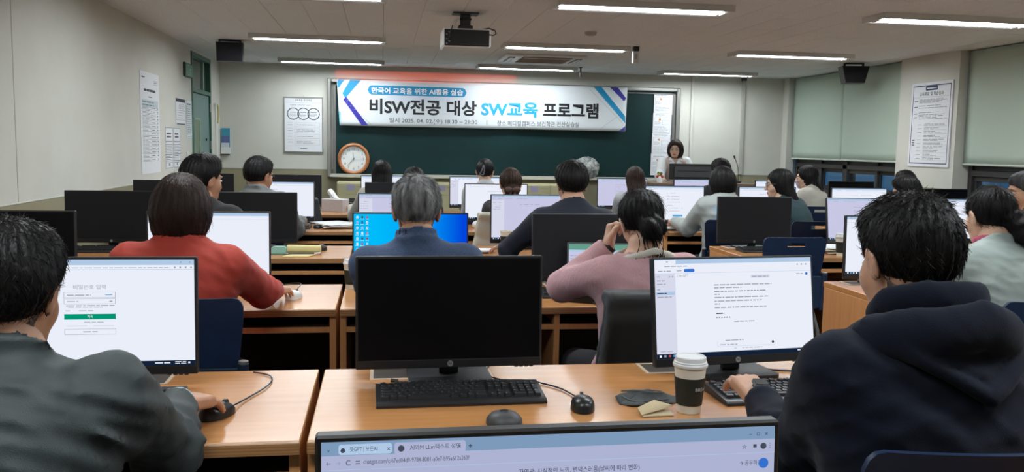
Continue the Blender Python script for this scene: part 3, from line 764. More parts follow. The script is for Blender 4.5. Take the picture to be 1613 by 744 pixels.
SEAT = {'A': -1.66, 'B': -.77, 'C': .15, 'D': .98, 'E': 2.57, 'F': 3.39, 'G': 4.29, 'H': 5.14}
GRP = (('AB', -1.965, -.182, 'left bank beside the poster wall'), ('CD', -.166, 1.665, 'middle bank'), ('EF', 2.31, 3.94, 'right bank next to the aisle'), ('GH', 3.96, 5.60, 'far right bank by the windows'))
for (ss, x0, x1, gn) in GRP:
    for row in range(6):
        if row == 0 and ss != 'CD': continue
        if row == 1 and ss in ('EF', 'GH'): continue
        desk(x0, x1, row, 'wooden computer desk with open shelf, %s, %s' % (ROWN[row], gn), [SEAT[c] for c in ss])

# ------------------------------------------------------------------ chairs
m_navy = mat('chair_navy', (0.011, 0.024, 0.062), 0.42, spec=.3, var=.1, vscale=20)
m_seatg = mat('chair_seat_grey', (0.28, 0.29, 0.30), 0.6)
def chair_proto():
    t = ob('classroom_chair', None)
    # curved backrest shell with a handle slot near its top, z .50-.88; front towards +Y
    def half(z): return .165 + (.205 - .165) * min(1, max(0, (z - .46) / .36))
    zs = [.46, .52, .60, .68, .76, .80]
    slot = (.06, .823, .848)
    b = MB(); pts = []
    th = .013
    def S(x, z): return -.205 - .05 * (z - .46) / .42 + .55 * x * x - (.03 * max(0, .55 - z))
    top = .88
    n = 13
    def row(z, hw): return [(-hw + 2 * hw * i / (n - 1)) for i in range(n)]
    levels = [(.46, half(.46)), (.52, half(.52)), (.60, half(.6)), (.68, half(.68)), (.76, half(.76)), (slot[1], half(.82)), (slot[2], half(.85)), (.865, half(.85) - .006), (.876, half(.85) - .016), (.88, half(.85) - .03)]
    sl0, sl1 = 4, 7
    vs = []; fs = []
    for side in (0, 1):
        for (z, hw) in levels:
            xs = row(z, hw)
            xs[4], xs[5], xs[7], xs[8] = -slot[0], -slot[0] / 2, slot[0] / 2, slot[0]
            for x in xs: vs.append((x, S(x, z) + (th if side else 0), z))
    L = len(levels)
    idx = lambda s, j, i: s * L * n + j * n + i
    for j in range(L - 1):
        for i in range(n - 1):
            hole = (j == 5 and 4 <= i < 8)
            if not hole:
                fs.append((idx(0, j, i), idx(0, j, i + 1), idx(0, j + 1, i + 1), idx(0, j + 1, i)))
                fs.append((idx(1, j, i), idx(1, j + 1, i), idx(1, j + 1, i + 1), idx(1, j, i + 1)))
    def rimq(a, b): fs.append((idx(0, *a), idx(0, *b), idx(1, *b), idx(1, *a)))
    for i in range(n - 1): rimq((0, i), (0, i + 1)); rimq((L - 1, i), (L - 1, i + 1))
    for j in range(L - 1): rimq((j, 0), (j + 1, 0)); rimq((j, n - 1), (j + 1, n - 1))
    for i in range(4, 8): rimq((5, i), (5, i + 1)); rimq((6, i), (6, i + 1))
    rimq((5, 4), (6, 4)); rimq((5, 8), (6, 8))
    b.add(vs, fs); b.build('backrest', m_navy, t, None, None, 50) if False else b.build('backrest', m_navy, t)
    # lower skirt with sleeve posts
    for s in (-1, 1):
        po = MB().tube([(s * .195, -.215, .43), (s * .2, -.222, .55), (s * .203, -.226, .655)], .019, 12).build('back_post', mat('chair_blue', (.018, .036, .075), .35), t)
        MB().tube([(s * .203, -.226, .655), (s * .2035, -.2265, .664)], .0165, 12).build('post_cap', m_alu, po)
    MB().box(-.185, .185, -.232, -.218, .44, .64, .004).build('lumbar_panel', mat('chair_blue', (.018, .036, .075), .35), t)
    # seat pan
    st = MB()
    st.grid(lambda u, v: ((u - .5) * .42, -.19 + .40 * v, .455 - .015 * math.sin(pi * u) * math.sin(pi * v) + (.0 if v < .8 else -.06 * (v - .8) ** 2 * 20)), 10, 10)
    so = st.build('seat', m_seatg, t); md = so.modifiers.new('thick', 'SOLIDIFY'); md.thickness = .025
    for sx in (-1, 1):
        for sy in (-1, 1):
            MB().tube([(sx * .17, sy * .15, .435), (sx * .19, sy * .17 + (-.03 if sy < 0 else .02), .30), (sx * .205, sy * .20 + (-.05 if sy < 0 else .02), .012)], .011, 8).build('leg', m_metal, t)
    MB().tube([(-.17, -.15, .43), (.17, -.15, .43)], .011, 8).tube([(-.17, .15, .43), (.17, .15, .43)], .011, 8).tube([(-.17, -.15, .43), (-.17, .15, .43)], .011, 8).tube([(.17, -.15, .43), (.17, .15, .43)], .011, 8).build('under_frame', m_metal, t)
    return t
chair0 = chair_proto()
_cu = [0]
def chair(x, y, rz, lab, zs=1.0):
    o = chair0 if _cu[0] == 0 else copy_tree(chair0)
    _cu[0] += 1
    o.location = (x, y, 0); o.rotation_euler = (0, 0, R_(rz)); o.scale = (1, 1, zs)
    tag(o, lab, 'chair', 'navy classroom chairs')
    return o

# ------------------------------------------------------------------ monitors
MW, MH = .541, .325
m_off = mat('dead_screen', (0.004, 0.004, 0.005), 0.25, spec=.10)
m_offg = mat('dead_screen_matt', (0.011, 0.012, 0.015), 0.5, spec=.25)
SCR = 1.0
S_white = emit('screen_white', (.86, .90, 1.0), .95 * SCR)
S_lav = emit('screen_lavender', (.70, .70, .95), .82 * SCR)
S_bar = emit('screen_tab_bar', (.50, .68, .92), .85 * SCR)
S_bar2 = emit('screen_tab_bar_deep', (.33, .52, .80), .62 * SCR)
S_pale = emit('screen_pale_lilac', (.52, .56, .80), .80 * SCR)
S_grey = emit('screen_text_grey', (.42, .44, .52), .75)
S_dk = emit('screen_text_dark', (.10, .12, .18), .6)
S_green = emit('screen_green', (.0, .33, .19), .9)
S_blue = emit('screen_link_blue', (.04, .18, .68), .9)
S_sky = emit('screen_sky_blue', (.10, .42, .85), .9)
S_task = emit('screen_taskbar', (.008, .02, .05), .8)
S_side = emit('screen_sidebar', (.75, .77, .92), .9)
S_red = emit('screen_red', (.6, .08, .1), .8)
SM = [S_white, S_bar, S_grey, S_dk, S_green, S_blue, S_sky, S_task, S_side, S_red, S_lav, S_pale, S_bar2]
WH, BAR, GR, DK, GN, BL, SKY, TASK, SIDE, RED, LAV, PALE, BAR2 = range(13)
SW2, SZ0, SZ1 = MW / 2 - .007, .026, MH - .007       # screen half width, bottom, top
_mon = {}
def hp_logo():
    q = MB(); q.lathe([(.0085, 0), (.0085, -.0012), (0, -.0014)], 24, 0, (0, -.013, .013), 'Y')
    return q
def mon_meshes():
    d = {}
    d['casing'] = MB().box(-MW / 2, MW / 2, -.011, .011, 0, MH, .003).box(-.16, .16, .010, .032, .06, .25, .008).mesh('casing', m_black)
    d['chin'] = MB().box(-MW / 2 + .002, MW / 2 - .002, -.0135, -.010, .001, .024, .0012).mesh('chin', mat('monitor_chin', (.014, .014, .016), .28))
    lg = hp_logo()
    d['badge'] = lg.mesh('badge', mat('badge_silver', (.42, .43, .45), .3, .7))
    q = MB(); put_text(q, 'hp', 0.0, .0085, -.0146, None, .0095, .01, 'CENTER'); d['badge_letters'] = q.mesh('badge_letters', m_dark)
    d['button'] = MB().box(.19, .20, -.012, -.004, -.0025, .001).box(.205, .215, -.012, -.004, -.0025, .001).box(.22, .23, -.012, -.004, -.0025, .001).box(.235, .245, -.012, -.004, -.0025, .001).mesh('button', m_dark)
    z0 = -.037
    d['neck'] = MB().prism([(-.03, .20), (.03, .20), (.028, z0 + .012), (-.028, z0 + .012)], .030, .045).mesh('neck', m_black)
    d['base'] = MB().prism(rrect(-.12, .12, -.06, .13, .02), z0, z0 + .011, 'Z').mesh('base', m_black)
    return d
MD = mon_meshes()
scr_off = MB(); strip(scr_off, -SW2, SW2, SZ0, SZ1, -.0113); scr_off_m = scr_off.mesh('screen', m_off); 
scr_offg = MB(); strip(scr_offg, -SW2, SW2, SZ0, SZ1, -.0113); scr_offg_m = scr_offg.mesh('screen', m_offg)
def monitor(x, y, yaw, pitch, content, lab, z=None, tray=True, near=False):
    z = DZ + .037 if z is None else z
    t = thing('computer_monitor', lab, 'monitor', (x, y, z), R_(yaw), 'black flat monitors')
    cz = ob('casing', MD['casing'], t); cz.rotation_euler = (R_(-pitch), 0, 0)
    for k in ('chin', 'button'): ob(k, MD[k], cz)
    bo = ob('badge', MD['badge'], cz)
    if near:
        lo_ = ob('badge_letters', MD['badge_letters'], cz)
    ob('neck', MD['neck'], t); ob('base', MD['base'], t)
    if content == 'off': ob('screen', scr_off_m, cz)
    elif content == 'offg': ob('screen', scr_offg_m, cz)
    else:
        q = MB(); content(q)
        ob('screen', q.mesh('screen', SM), cz)
    return t
def SX(u): return -SW2 + 2 * SW2 * u           # screen coordinates, 0..1 from the left and from the top
def SZ(v): return SZ1 - (SZ1 - SZ0) * v
LY = -.0113
def rect(q, u0, u1, v0, v1, m, lift=1): strip(q, SX(u0), SX(u1), SZ(v1), SZ(v0), LY - .0002 * lift, m)
def words(q, rng, u0, u1, v, h, m=GR, lift=2, fill=.85):
    u = u0
    while u < u1:
        w = rng.uniform(.012, .045)
        if rng.random() < fill: rect(q, u, min(u + w, u1), v, v + h, m, lift)
        u += w + .006
def browser(q, seed, bg=WH, bar=BAR, btn=None, centre=True, dense=8, side=False, task=True):
    rng = random.Random(seed)
    rect(q, 0, 1, 0, 1, bg, 0); rect(q, 0, 1, 0, .045, bar); words(q, rng, .03, .16, .018, .010, GR); words(q, rng, .08, .45, .068, .008, GR); rect(q, 0, 1, .095, .0985, bar)
    if side: rect(q, 0, .16, .1, .955, SIDE); [words(q, rng, .02, .11, .16 + .05 * k, .008) for k in range(4)]
    u0 = .36 if centre else .2
    for k in range(dense):
        v = .2 + .62 * k / max(dense, 1); words(q, rng, u0, u0 + rng.uniform(.1, .38), v, .010, GR)
    if btn is not None: rect(q, .47, .64, .85, .905, btn, 2)
    if task: rect(q, 0, 1, .958, 1, TASK); [rect(q, .02 + .03 * k, .035 + .03 * k, .968, .99, (WH, SKY, WH)[k % 3], 2) for k in range(5)]; words(q, rng, .86, .98, .972, .012, WH)
def c_login(q):
    rng = random.Random(1)
    rect(q, 0, 1, 0, 1, WH, 0); rect(q, 0, 1, 0, .05, BAR); rect(q, 0, 1, .09, .0935, BAR); words(q, rng, .3, .88, .072, .006, GR, fill=.97)
    for k in range(4): rect(q, .90 + .027 * k, .908 + .027 * k, .066, .082, GR, 2)
    for u in (.93, .975): rect(q, u, u + .008, .018, .03, GR, 2)
    put_text(q, '비밀번호 입력', SX(.485), SZ(.275), LY - .0005, .083, .0125, .0, 'CENTER', GR)
    for v in (.30, .36, .645):
        for (a, b, c, d_) in ((.36, .61, v, v + .003), (.36, .61, v + .05, v + .053), (.36, .362, v, v + .053), (.608, .61, v, v + .053)): rect(q, a, b, c, d_, S_I if False else GR, 2)
    words(q, rng, .375, .49, .324, .008, GR, 2, 1); words(q, rng, .56, .595, .324, .007, SKY); words(q, rng, .375, .43, .384, .007, GR); rect(q, .58, .595, .382, .392, GR, 2)
    words(q, rng, .37, .61, .425, .005, DK, 2, .9); words(q, rng, .38, .55, .44, .005, GR, 2, .9); words(q, rng, .365, .50, .472, .006, GR)
    rect(q, .36, .61, .505, .555, GN, 2); put_text(q, '계속', SX(.485), SZ(.541), LY - .0006, None, .0075, 0, 'CENTER', WH)
    words(q, rng, .42, .55, .578, .006, GR); rect(q, .37, .47, .615, .617, GR, 2); rect(q, .5, .6, .615, .617, GR, 2); words(q, rng, .45, .52, .668, .008, GR)
    rect(q, 0, 1, .955, 1, TASK); words(q, rng, .80, .885, .972, .010, WH); words(q, rng, .90, .955, .964, .006, WH); words(q, rng, .90, .955, .98, .006, WH); rect(q, .965, .975, .968, .985, WH, 2)
def c_chat(q):
    rng = random.Random(2)
    rect(q, 0, 1, 0, 1, WH, 0); rect(q, 0, 1, 0, .045, BAR); rect(q, .0, .13, .006, .045, WH, 2); words(q, rng, .02, .09, .02, .008, DK, 3); words(q, rng, .06, .25, .066, .008, GR, 2, .98)
    words(q, rng, .02, .17, .112, .008, GR); face = rrect(SX(.18), SX(.245), SZ(.132), SZ(.098), .004); face_poly(q, face, LY - .0005, BL); rect(q, 0, 1, .14, .1425, BAR)
    rect(q, 0, .125, .143, .955, SIDE); put_text(q, 'ChatGPT', SX(.135), SZ(.178), LY - .0005, None, .007, 0, 'LEFT', GR)
    for (v, u1) in ((.17, .03), (.21, .06), (.245, .065), (.30, .03), (.375, .10)): words(q, rng, .012, u1, v, .009, GR, 2, 1)
    rect(q, .005, .12, .325, .36, BAR, 2); words(q, rng, .012, .07, .337, .010, DK, 3, 1); rect(q, .085, .093, .168, .182, GR, 2); rect(q, .105, .113, .168, .182, GR, 2)
    face_poly(q, rrect(SX(.60), SX(.725), SZ(.205), SZ(.175), .004), LY - .0004, SIDE); words(q, rng, .61, .715, .187, .008, GR, 3, 1)
    for (v, u1) in ((.265, .735), (.295, .54), (.332, .70), (.362, .40), (.395, .71), (.432, .735), (.462, .40), (.50, .70)): words(q, rng, .365, u1, v, .010, GR, 2, .97)
    words(q, rng, .372, .425, .558, .012, DK, 2, 1); [rect(q, .372 + .016 * k, .381 + .016 * k, .598, .612, GR, 2) for k in range(6)]; words(q, rng, .485, .62, .648, .008, GR)
    for (a, b, c, d_) in ((.375, .745, .905, .9075), (.375, .3765, .845, .905), (.7435, .745, .845, .905)): rect(q, a, b, c, d_, BAR, 2)
    words(q, rng, .39, .54, .84, .008, GR); words(q, rng, .39, .50, .883, .008, GR); q.lathe([(.0042, 0), (.0042, -.0002), (0, -.0002)], 16, DK, (SX(.73), LY - .0004, SZ(.878)), 'Y')
    words(q, rng, .48, .66, .925, .005, GR); words(q, rng, .02, .08, .91, .010, GR); words(q, rng, .02, .10, .928, .006, GR); words(q, rng, .90, .945, .168, .009, GR); q.lathe([(.0045, 0), (.0045, -.0002), (0, -.0002)], 16, BL, (SX(.968), LY - .0004, SZ(.174)), 'Y')
    for k in range(3): rect(q, .905 + .028 * k, .914 + .028 * k, .066, .08, GR, 2)
    rect(q, 0, 1, .955, 1, TASK); [rect(q, .015 + .028 * k, .028 + .028 * k, .966, .988, (WH, GR, RED, SKY, WH)[k], 2) for k in range(5)]; words(q, rng, .89, .97, .972, .010, WH)
def c_own(q):
    rng = random.Random(3)
    rect(q, 0, 1, 0, 1, PALE, 0); rect(q, 0, 1, 0, .052, BAR2); face_poly(q, rrect(SX(.150), SX(.300), SZ(.056), SZ(.010), .003), LY - .0003, PALE); face_poly(q, rrect(SX(.035), SX(.145), SZ(.050), SZ(.010), .003), LY - .00025, BAR)
    rect(q, 0, 1, .052, .108, PALE); rect(q, 0, 1, .106, .108, BAR, 2)
    T = lambda s, u, v, h, m=DK, b=.0, w=None: put_text(q, s, SX(u), SZ(v), LY - .0006, w, h, b, 'LEFT', m)
    dot = lambda u, v, r, m: q.lathe([(r, 0), (r, -.0003), (0, -.0003)], 16, m, (SX(u), LY - .0005, SZ(v)), 'Y')
    T('챗GPT | 모든AI', .058, .041, .0062, DK, 0, .030); T('AI와M LLm텍스트 설명', .182, .041, .0062, DK, 0, .056); T('×', .135, .038, .0032); T('×', .284, .038, .0032); T('+', .306, .040, .0042, DK, .02)
    dot(.164, .033, .0036, DK); dot(.044, .033, .0026, DK); T('v', .012, .038, .003)
    T('←', .010, .088, .0042); T('→', .030, .088, .0042, GR); T('C', .050, .090, .0058); T('chatgpt.com/c/67ed04d9-9784-8001-a0e7-b95a612a263f', .086, .092, .0066, DK, 0, .117)
    rect(q, .070, .079, .074, .077, DK, 2); rect(q, .070, .079, .083, .086, DK, 2)
    T('•', .402, .155, .002, DK, .02); T('자연광: 사실적인 느낌, 변덕스러움(날씨에 따라 변화)', .415, .160, .0082, DK, .006, .142); T('경쾌한 분위기 연출 가능', .49, .222, .0082, DK, .0, .064)
    T('☆', .922, .090, .006); T('공유하기', .930, .158, .0066, DK, 0, .020); rect(q, .949, .957, .072, .086, DK, 2); dot(.973, .080, .0038, DK); T('↑', .918, .157, .005); dot(.974, .150, .0062, BL); T('⋮', .988, .090, .006)
    rect(q, .939, .946, .030, .032, DK, 2); outline(q, SX(.957), SX(.964), SZ(.036), SZ(.024), .0006, LY - .0005, DK); T('×', .976, .036, .0038)
    for k in range(12): words(q, rng, .40, rng.uniform(.5, .68), .28 + .05 * k, .02, DK, 2, .95)
def desk_mat():
    m = bpy.data.materials.new('screen_desktop'); m.use_nodes = True
    n, l = m.node_tree.nodes, m.node_tree.links
    for q in list(n): n.remove(q)
    o = n.new('ShaderNodeOutputMaterial'); e = n.new('ShaderNodeEmission'); tc = n.new('ShaderNodeTexCoord'); cr = n.new('ShaderNodeValToRGB'); sx = n.new('ShaderNodeSeparateXYZ'); r = n.new('ShaderNodeMapRange')
    l.new(tc.outputs['Object'], sx.inputs[0]); l.new(sx.outputs[0], r.inputs[0]); r.inputs[1].default_value = -.27; r.inputs[2].default_value = .27
    l.new(r.outputs[0], cr.inputs[0]); cr.color_ramp.elements[0].color = (.0, .50, .95, 1); cr.color_ramp.elements[1].color = (.0, .06, .72, 1); cr.color_ramp.elements[0].position = .2; cr.color_ramp.elements[1].position = .95
    el = cr.color_ramp.elements.new(.55); el.color = (.0, .36, .95, 1)
    l.new(cr.outputs[0], e.inputs[0]); e.inputs[1].default_value = 1.0; l.new(e.outputs[0], o.inputs[0])
    return m
SM.append(desk_mat()); DESK = 13
SM.append(emit('screen_pane_cyan', (.02, .55, .95), 1.0)); CY = 14
def c_desktop(q):
    rng = random.Random(4)
    rect(q, 0, 1, 0, 1, DESK, 0)
    rect(q, .64, .785, .40, .62, CY, 1); rect(q, .64, .785, .63, .85, CY, 1); rect(q, .48, .63, .42, .62, CY, 1); rect(q, .48, .63, .63, .83, CY, 1)
    for c in range(3):
        for r in range(7):
            if c and r == 6 and c == 2: continue
            u, v = .022 + .043 * c, .035 + .085 * r
            cc = rng.choice((WH, WH, WH, BAR, DK, RED)); rect(q, u, u + .017, v, v + .034, cc, 2); rect(q, u + .004, u + .011, v + .010, v + .022, rng.choice((WH, SKY, DK, BL)), 3); words(q, rng, u - .006, u + .022, v + .046, .006, WH, 2, 1)
    rect(q, 0, 1, .955, 1, TASK, 2)
def B(seed, **k): return lambda q: browser(q, seed, **k)
def mon(row, c, content, lab, dx=0.0, dy=0.0, yaw=0.0, pitch=2.0, near=False):
    return monitor(SEAT[c] + dx, FR[row] + .5 + dy, yaw, pitch, content, lab, near=near)
monitor(.2, .937, .8, 3, c_own, 'monitor with browser tabs at the bottom edge, nearest the camera', near=True)
mon(1, 'B', c_login, 'monitor showing a login page with green button before the dark green jacket', near=True)
mon(1, 'C', 'off', 'large switched-off monitor in the centre above a full keyboard', .05, .012, 1.5, near=True)
mon(1, 'D', c_chat, 'tilted monitor with a chat page before the man in navy hoodie', .087, -.016, 6.5, 9, near=True)
mon(2, 'A', 'off', 'switched-off monitor at the left image edge behind the black-haired man', .05)
mon(2, 'B', B(11, dense=0, bg=WH), 'bright blank-page monitor before the woman in red')
mon(2, 'C', c_desktop, 'monitor with a bright blue desktop and icons before the grey-haired man', -.01)
mon(2, 'D', 'offg', 'switched-off monitor behind the small laptop, left of the pink sweater', .01)
mon(2, 'E', B(12, dense=14, centre=False), 'monitor with a long list partly hidden behind the hooded man\'s head', .03)
mon(2, 'F', B(13, bg=LAV, dense=3), 'bright monitor at the right image edge behind the tied-back hair')
mon(3, 'A', 'offg', 'switched-off monitor left of the red-jacketed woman\'s head, by the wall')
mon(3, 'B', 'offg', 'switched-off monitor right behind the woman in red, above the yellow notepad', -.03)
mon(3, 'C', B(14, bg=LAV, side=True, dense=2), 'lavender screen just behind the grey-haired man\'s head', -.025)
mon(3, 'D', B(15, bg=LAV, dense=1, side=True), 'lavender screen before the man in navy sweater, behind a paper cup', .01)
mon(3, 'E', 'offg', 'switched-off monitor on the right bank above a black keyboard')
mon(3, 'F', B(16, bg=LAV, dense=7), 'tilted lavender screen behind the empty navy chair', .0, -.02, -5, 11)
mon(3, 'G', B(17, dense=4), 'white monitor behind the tied-back black hair, near the elderly man')
mon(4, 'A', 'offg', 'switched-off monitor low on the left wall under the bordered notices', -.03)
mon(4, 'B', B(18, dense=9, centre=False), 'white document screen before the man in grey puffer jacket', -.04)
mon(4, 'C', 'offg', 'dark grey switched-off monitor behind the lavender screens in the middle', -.01)
mon(4, 'D', B(19, dense=1, bar=WH), 'white screen before the woman with the brown hair bow', -.01)
mon(4, 'E', B(20, dense=7, btn=SKY, task=False), 'white page with one blue button before the pale denim jacket', -.02)
mon(4, 'F', B(21, dense=3), 'white screen before the woman in glasses facing left', .02)
mon(4, 'G', B(22, dense=2), 'narrow-looking white screen in front of a black monitor by the windows')
mon(4, 'H', 'off', 'black monitor against the column under the tall notice', -.04)
mon(5, 'A', 'offg', 'switched-off monitor in the far left corner below the door', -.05)
mon(5, 'B', 'offg', 'dark grey monitor under the framed poster with circles', -.09)
mon(5, 'C', B(23, dense=5), 'white screen half hidden by long black hair under the clock', -.08)
mon(5, 'D', B(24, dense=5, side=True), 'white screen before the woman with the hair claw', -.01)
mon(5, 'E', B(25, bg=LAV, dense=8), 'lavender screen before the brown-haired woman by the lectern', -.04)
mon(5, 'F', B(26, bg=LAV, dense=2), 'lavender screen in front of the lectern monitor', -.02)
mon(5, 'G', B(27, dense=2), 'small white screen before the woman wearing a mask')
mon(5, 'H', 'off', 'black monitor standing before the window panes')
# ------------------------------------------------------------------ keyboards, mice, cups and other desk things
m_key = mat('key_black', (0.020, 0.020, 0.022), 0.45)
m_kb = mat('keyboard_black', (0.016, 0.016, 0.018), 0.4)
m_kbg = mat('keyboard_graphite', (0.075, 0.078, 0.085), 0.4)
m_leg = mat('key_legend', (0.35, 0.36, 0.38), 0.5)
def key_layout():
    K = []
    u = .0190; x0 = -.2145
    def r(y, ws, x=x0):
        for w in ws:
            if w > 0: K.append((x + w * u / 2, y, w * u - .0022, .0165))
            x += abs(w) * u
    r(.062, [1, -1, 1, 1, 1, 1, -.5, 1, 1, 1, 1, -.5, 1, 1, 1, 1][:16]); r(.062, [1, 1, 1], x0 + 15.35 * u)
    r(.036, [1] * 13 + [2]); r(.017, [1.5] + [1] * 12 + [1.5]); r(-.002, [1.8] + [1] * 11 + [2.2]); r(-.021, [2.3] + [1] * 10 + [2.7]); r(-.040, [1.3, 1.1, 1.3, 6, 1.3, 1.1, 1.1, 1.8])
    xn = x0 + 15.35 * u
    r(.036, [1, 1, 1], xn); r(.017, [1, 1, 1], xn); r(-.021, [1], xn + u); r(-.040, [1, 1, 1], xn)
    xp = x0 + 18.65 * u
    r(.036, [1, 1, 1, 1], xp); r(.017, [1, 1, 1], xp); r(-.002, [1, 1, 1], xp); r(-.021, [1, 1, 1], xp); r(-.040, [2, 1], xp)
    K.append((xp + 3.5 * u, .0075, u - .0022, .0355)); K.append((xp + 3.5 * u, -.0305, u - .0022, .0355))
    return K
KEYS = key_layout()
_key = {}
def key_mesh(w, d):
    k = (round(w, 4), round(d, 4))
    if k not in _key:
        b = MB(); h = .0075; i = .0018
        vs = [(-w / 2, -d / 2, 0), (w / 2, -d / 2, 0), (w / 2, d / 2, 0), (-w / 2, d / 2, 0), (-w / 2 + i, -d / 2 + i, h), (w / 2 - i, -d / 2 + i, h), (w / 2 - i, d / 2 - i, h), (-w / 2 + i, d / 2 - i, h)]
        b.add(vs, [(0, 1, 5, 4), (1, 2, 6, 5), (2, 3, 7, 6), (3, 0, 4, 7), (4, 5, 6, 7)])
        b.add([(-w / 2 + .004, d / 6, h + .0003), (-w / 2 + .007, d / 6, h + .0003), (-w / 2 + .007, d / 3, h + .0003), (-w / 2 + .004, d / 3, h + .0003)], [(0, 1, 2, 3)], 1)
        _key[k] = b.mesh('key', [m_key, m_leg])
    return _key[k]
def kb_shell(m):
    b = MB()
    prof = [(-.078, 0), (.082, 0), (.082, .022), (.076, .0235), (-.056, .0125), (-.070, .0115), (-.078, .006)]
    b.prism([(y, z) for y, z in prof], -.225, .225, 'X')
    return b.mesh('shell', m)
kb_m = kb_shell(m_kb); kbg_m = kb_shell(m_kbg)
jk = MB()
for (kx, ky, kw, kd) in KEYS: jk.box(kx - kw / 2, kx + kw / 2, ky - kd / 2, ky + kd / 2, .012 + (ky + .056) * .083, .019 + (ky + .056) * .083)
jk_m = jk.mesh('keys', m_key)
def keyboard(x, y, rz, lab, near=False, shell=None):
    t = thing('keyboard', lab, 'keyboard', (x, y, DZ + .001), R_(rz), 'black desktop keyboards')
    s = ob('shell', shell or kb_m, t)
    MB().box(-.218, .218, -.05, .072, .0128, .0132).build('key_well', m_black, s) if False else None
    if near:
        for (kx, ky, kw, kd) in KEYS:
            o = ob('key', key_mesh(kw, kd), t, (kx, ky, .0122 + (ky + .056) * .083)); o.rotation_euler = (.083, 0, 0)
    else: ob('keys', jk_m, t)
    return t
keyboard(.213, 2.29, 1, 'full black keyboard below the large switched-off monitor', True)
keyboard(1.135, 2.235, 3, 'black keyboard under the hooded man\'s hand', True)
keyboard(-.735, 2.30, 2, 'graphite keyboard half hidden by the dark green sleeve', True, kbg_m)
keyboard(.95, 3.86, -4, 'black keyboard beside the small laptop')
keyboard(-.72, 5.54, 0, 'black keyboard behind the mint case on the left bank')
keyboard(-1.63, 5.56, 0, 'black keyboard by the wall left of the woman in red')
keyboard(2.62, 5.52, -3, 'black keyboard on the right bank desk corner')
keyboard(-.78, 7.1, 0, 'black keyboard before the man in grey puffer jacket')
keyboard(2.6, 7.05, 0, 'black keyboard before the pale denim jacket')
keyboard(.2, 3.86, 0, 'black keyboard hidden in front of the grey-haired man')
def mouse_mesh():
    b = MB()
    def f(u, v):
        a = 2 * pi * u; r = math.sin(pi / 2 * v)
        x = .031 * math.cos(a) * r * (1 - .08 * math.sin(a)); y = .055 * math.sin(a) * r
        z = .036 * math.cos(pi / 2 * v) ** .55 * (1 - .18 * (y / .055) - .1 * (y / .055) ** 2)
        return (x, y, z)
    b.grid(f, 25, 9)
    return b.mesh('shell', mat('mouse_black', (.013, .013, .014), .32), 60)
ms_m = mouse_mesh()
wh_m = MB().lathe([(.0, -.004), (.008, -.004), (.008, .004), (0, .004)], 12).mesh('wheel', m_dark)
def mouse(x, y, rz, lab, cord=None, white=False):
    t = thing('computer_mouse', lab, 'mouse', (x, y, DZ + .001), R_(rz))
    if white:
        me = ms_m.copy(); me.materials.clear(); me.materials.append(m_white); ob('shell', me, t)
    else: ob('shell', ms_m, t)
    w = ob('wheel', wh_m, t, (0, .028, .0285)); w.rotation_euler = (0, R_(90), 0)
    MB().box(-.0008, .0008, .012, .05, .0, .0305).build('button_split', m_dark, t) if False else None
    if cord:
        c = MB(); c.tube([(p[0], p[1], p[2]) for p in cord], .0022, 6); c.build('cord', m_black, t)
    return t
def smooth(pts, n=6):
    P = [Vector(p) for p in pts]; P = [P[0]] + P + [P[-1]]; out = []
    for i in range(1, len(P) - 2):
        for k in range(n):
            t = k / n; a, b, c, d = P[i - 1:i + 3]
            out.append(.5 * ((2 * b) + (c - a) * t + (2 * a - 5 * b + 4 * c - d) * t * t + (3 * b - a - 3 * c + d) * t ** 3))
    out.append(P[-2]); return [tuple(p) for p in out]
mouse(.523, 2.165, -8, 'black mouse on the desk right of the centre keyboard', smooth([(0, .05, .012), (-.012, .10, .004), (-.05, .18, .003), (-.13, .25, .003), (-.22, .26, .004), (-.26, .33, .004), (-.25, .42, .003)]))
mouse(-.40, 2.185, -35, 'black mouse under the hand of the dark green jacket', smooth([(0, 0.05, 0.012), (-0.034, 0.135, 0.004), (-0.075, 0.265, 0.004), (-0.137, 0.344, 0.003), (-0.211, 0.353, 0.003)]))
mouse(-.375, 3.86, -20, 'white mouse under the hand of the woman in red', smooth([(0, .05, .012), (-.05, .12, .01), (-.06, .2, .03), (-.14, .26, .02), (-.2, .24, .004)]), True)
mouse(-.37, 5.62, -10, 'black mouse beside the yellow notepad')
mouse(-.50, 7.08, 0, 'black mouse beside the stack of papers')
mouse(2.46, 7.2, 0, 'black mouse on the desk left of the pale denim sleeve')
for (x, y, lab, pts) in ((.15, 2.6, 'black cable lying behind the centre keyboard', [(.0, 0, .003), (.06, -.12, .003), (.02, -.17, .003), (-.1, -.14, .003)]),
                        (1.2, 2.5, 'thin black cable behind the hooded man\'s keyboard', [(.25, .08, .003), (.12, -.02, .004), (.0, .0, .003), (-.06, .09, .003), (-.1, .12, .003)])):
    c = MB(); c.tube(smooth(pts), .003, 6); c.tube([(pts[-1][0], pts[-1][1], .004), (pts[-1][0] - .02, pts[-1][1] + .005, .005)], [.0055, .0055], 8); tag(c.build('cable', m_black, None, (x, y, DZ)), lab, 'cable')

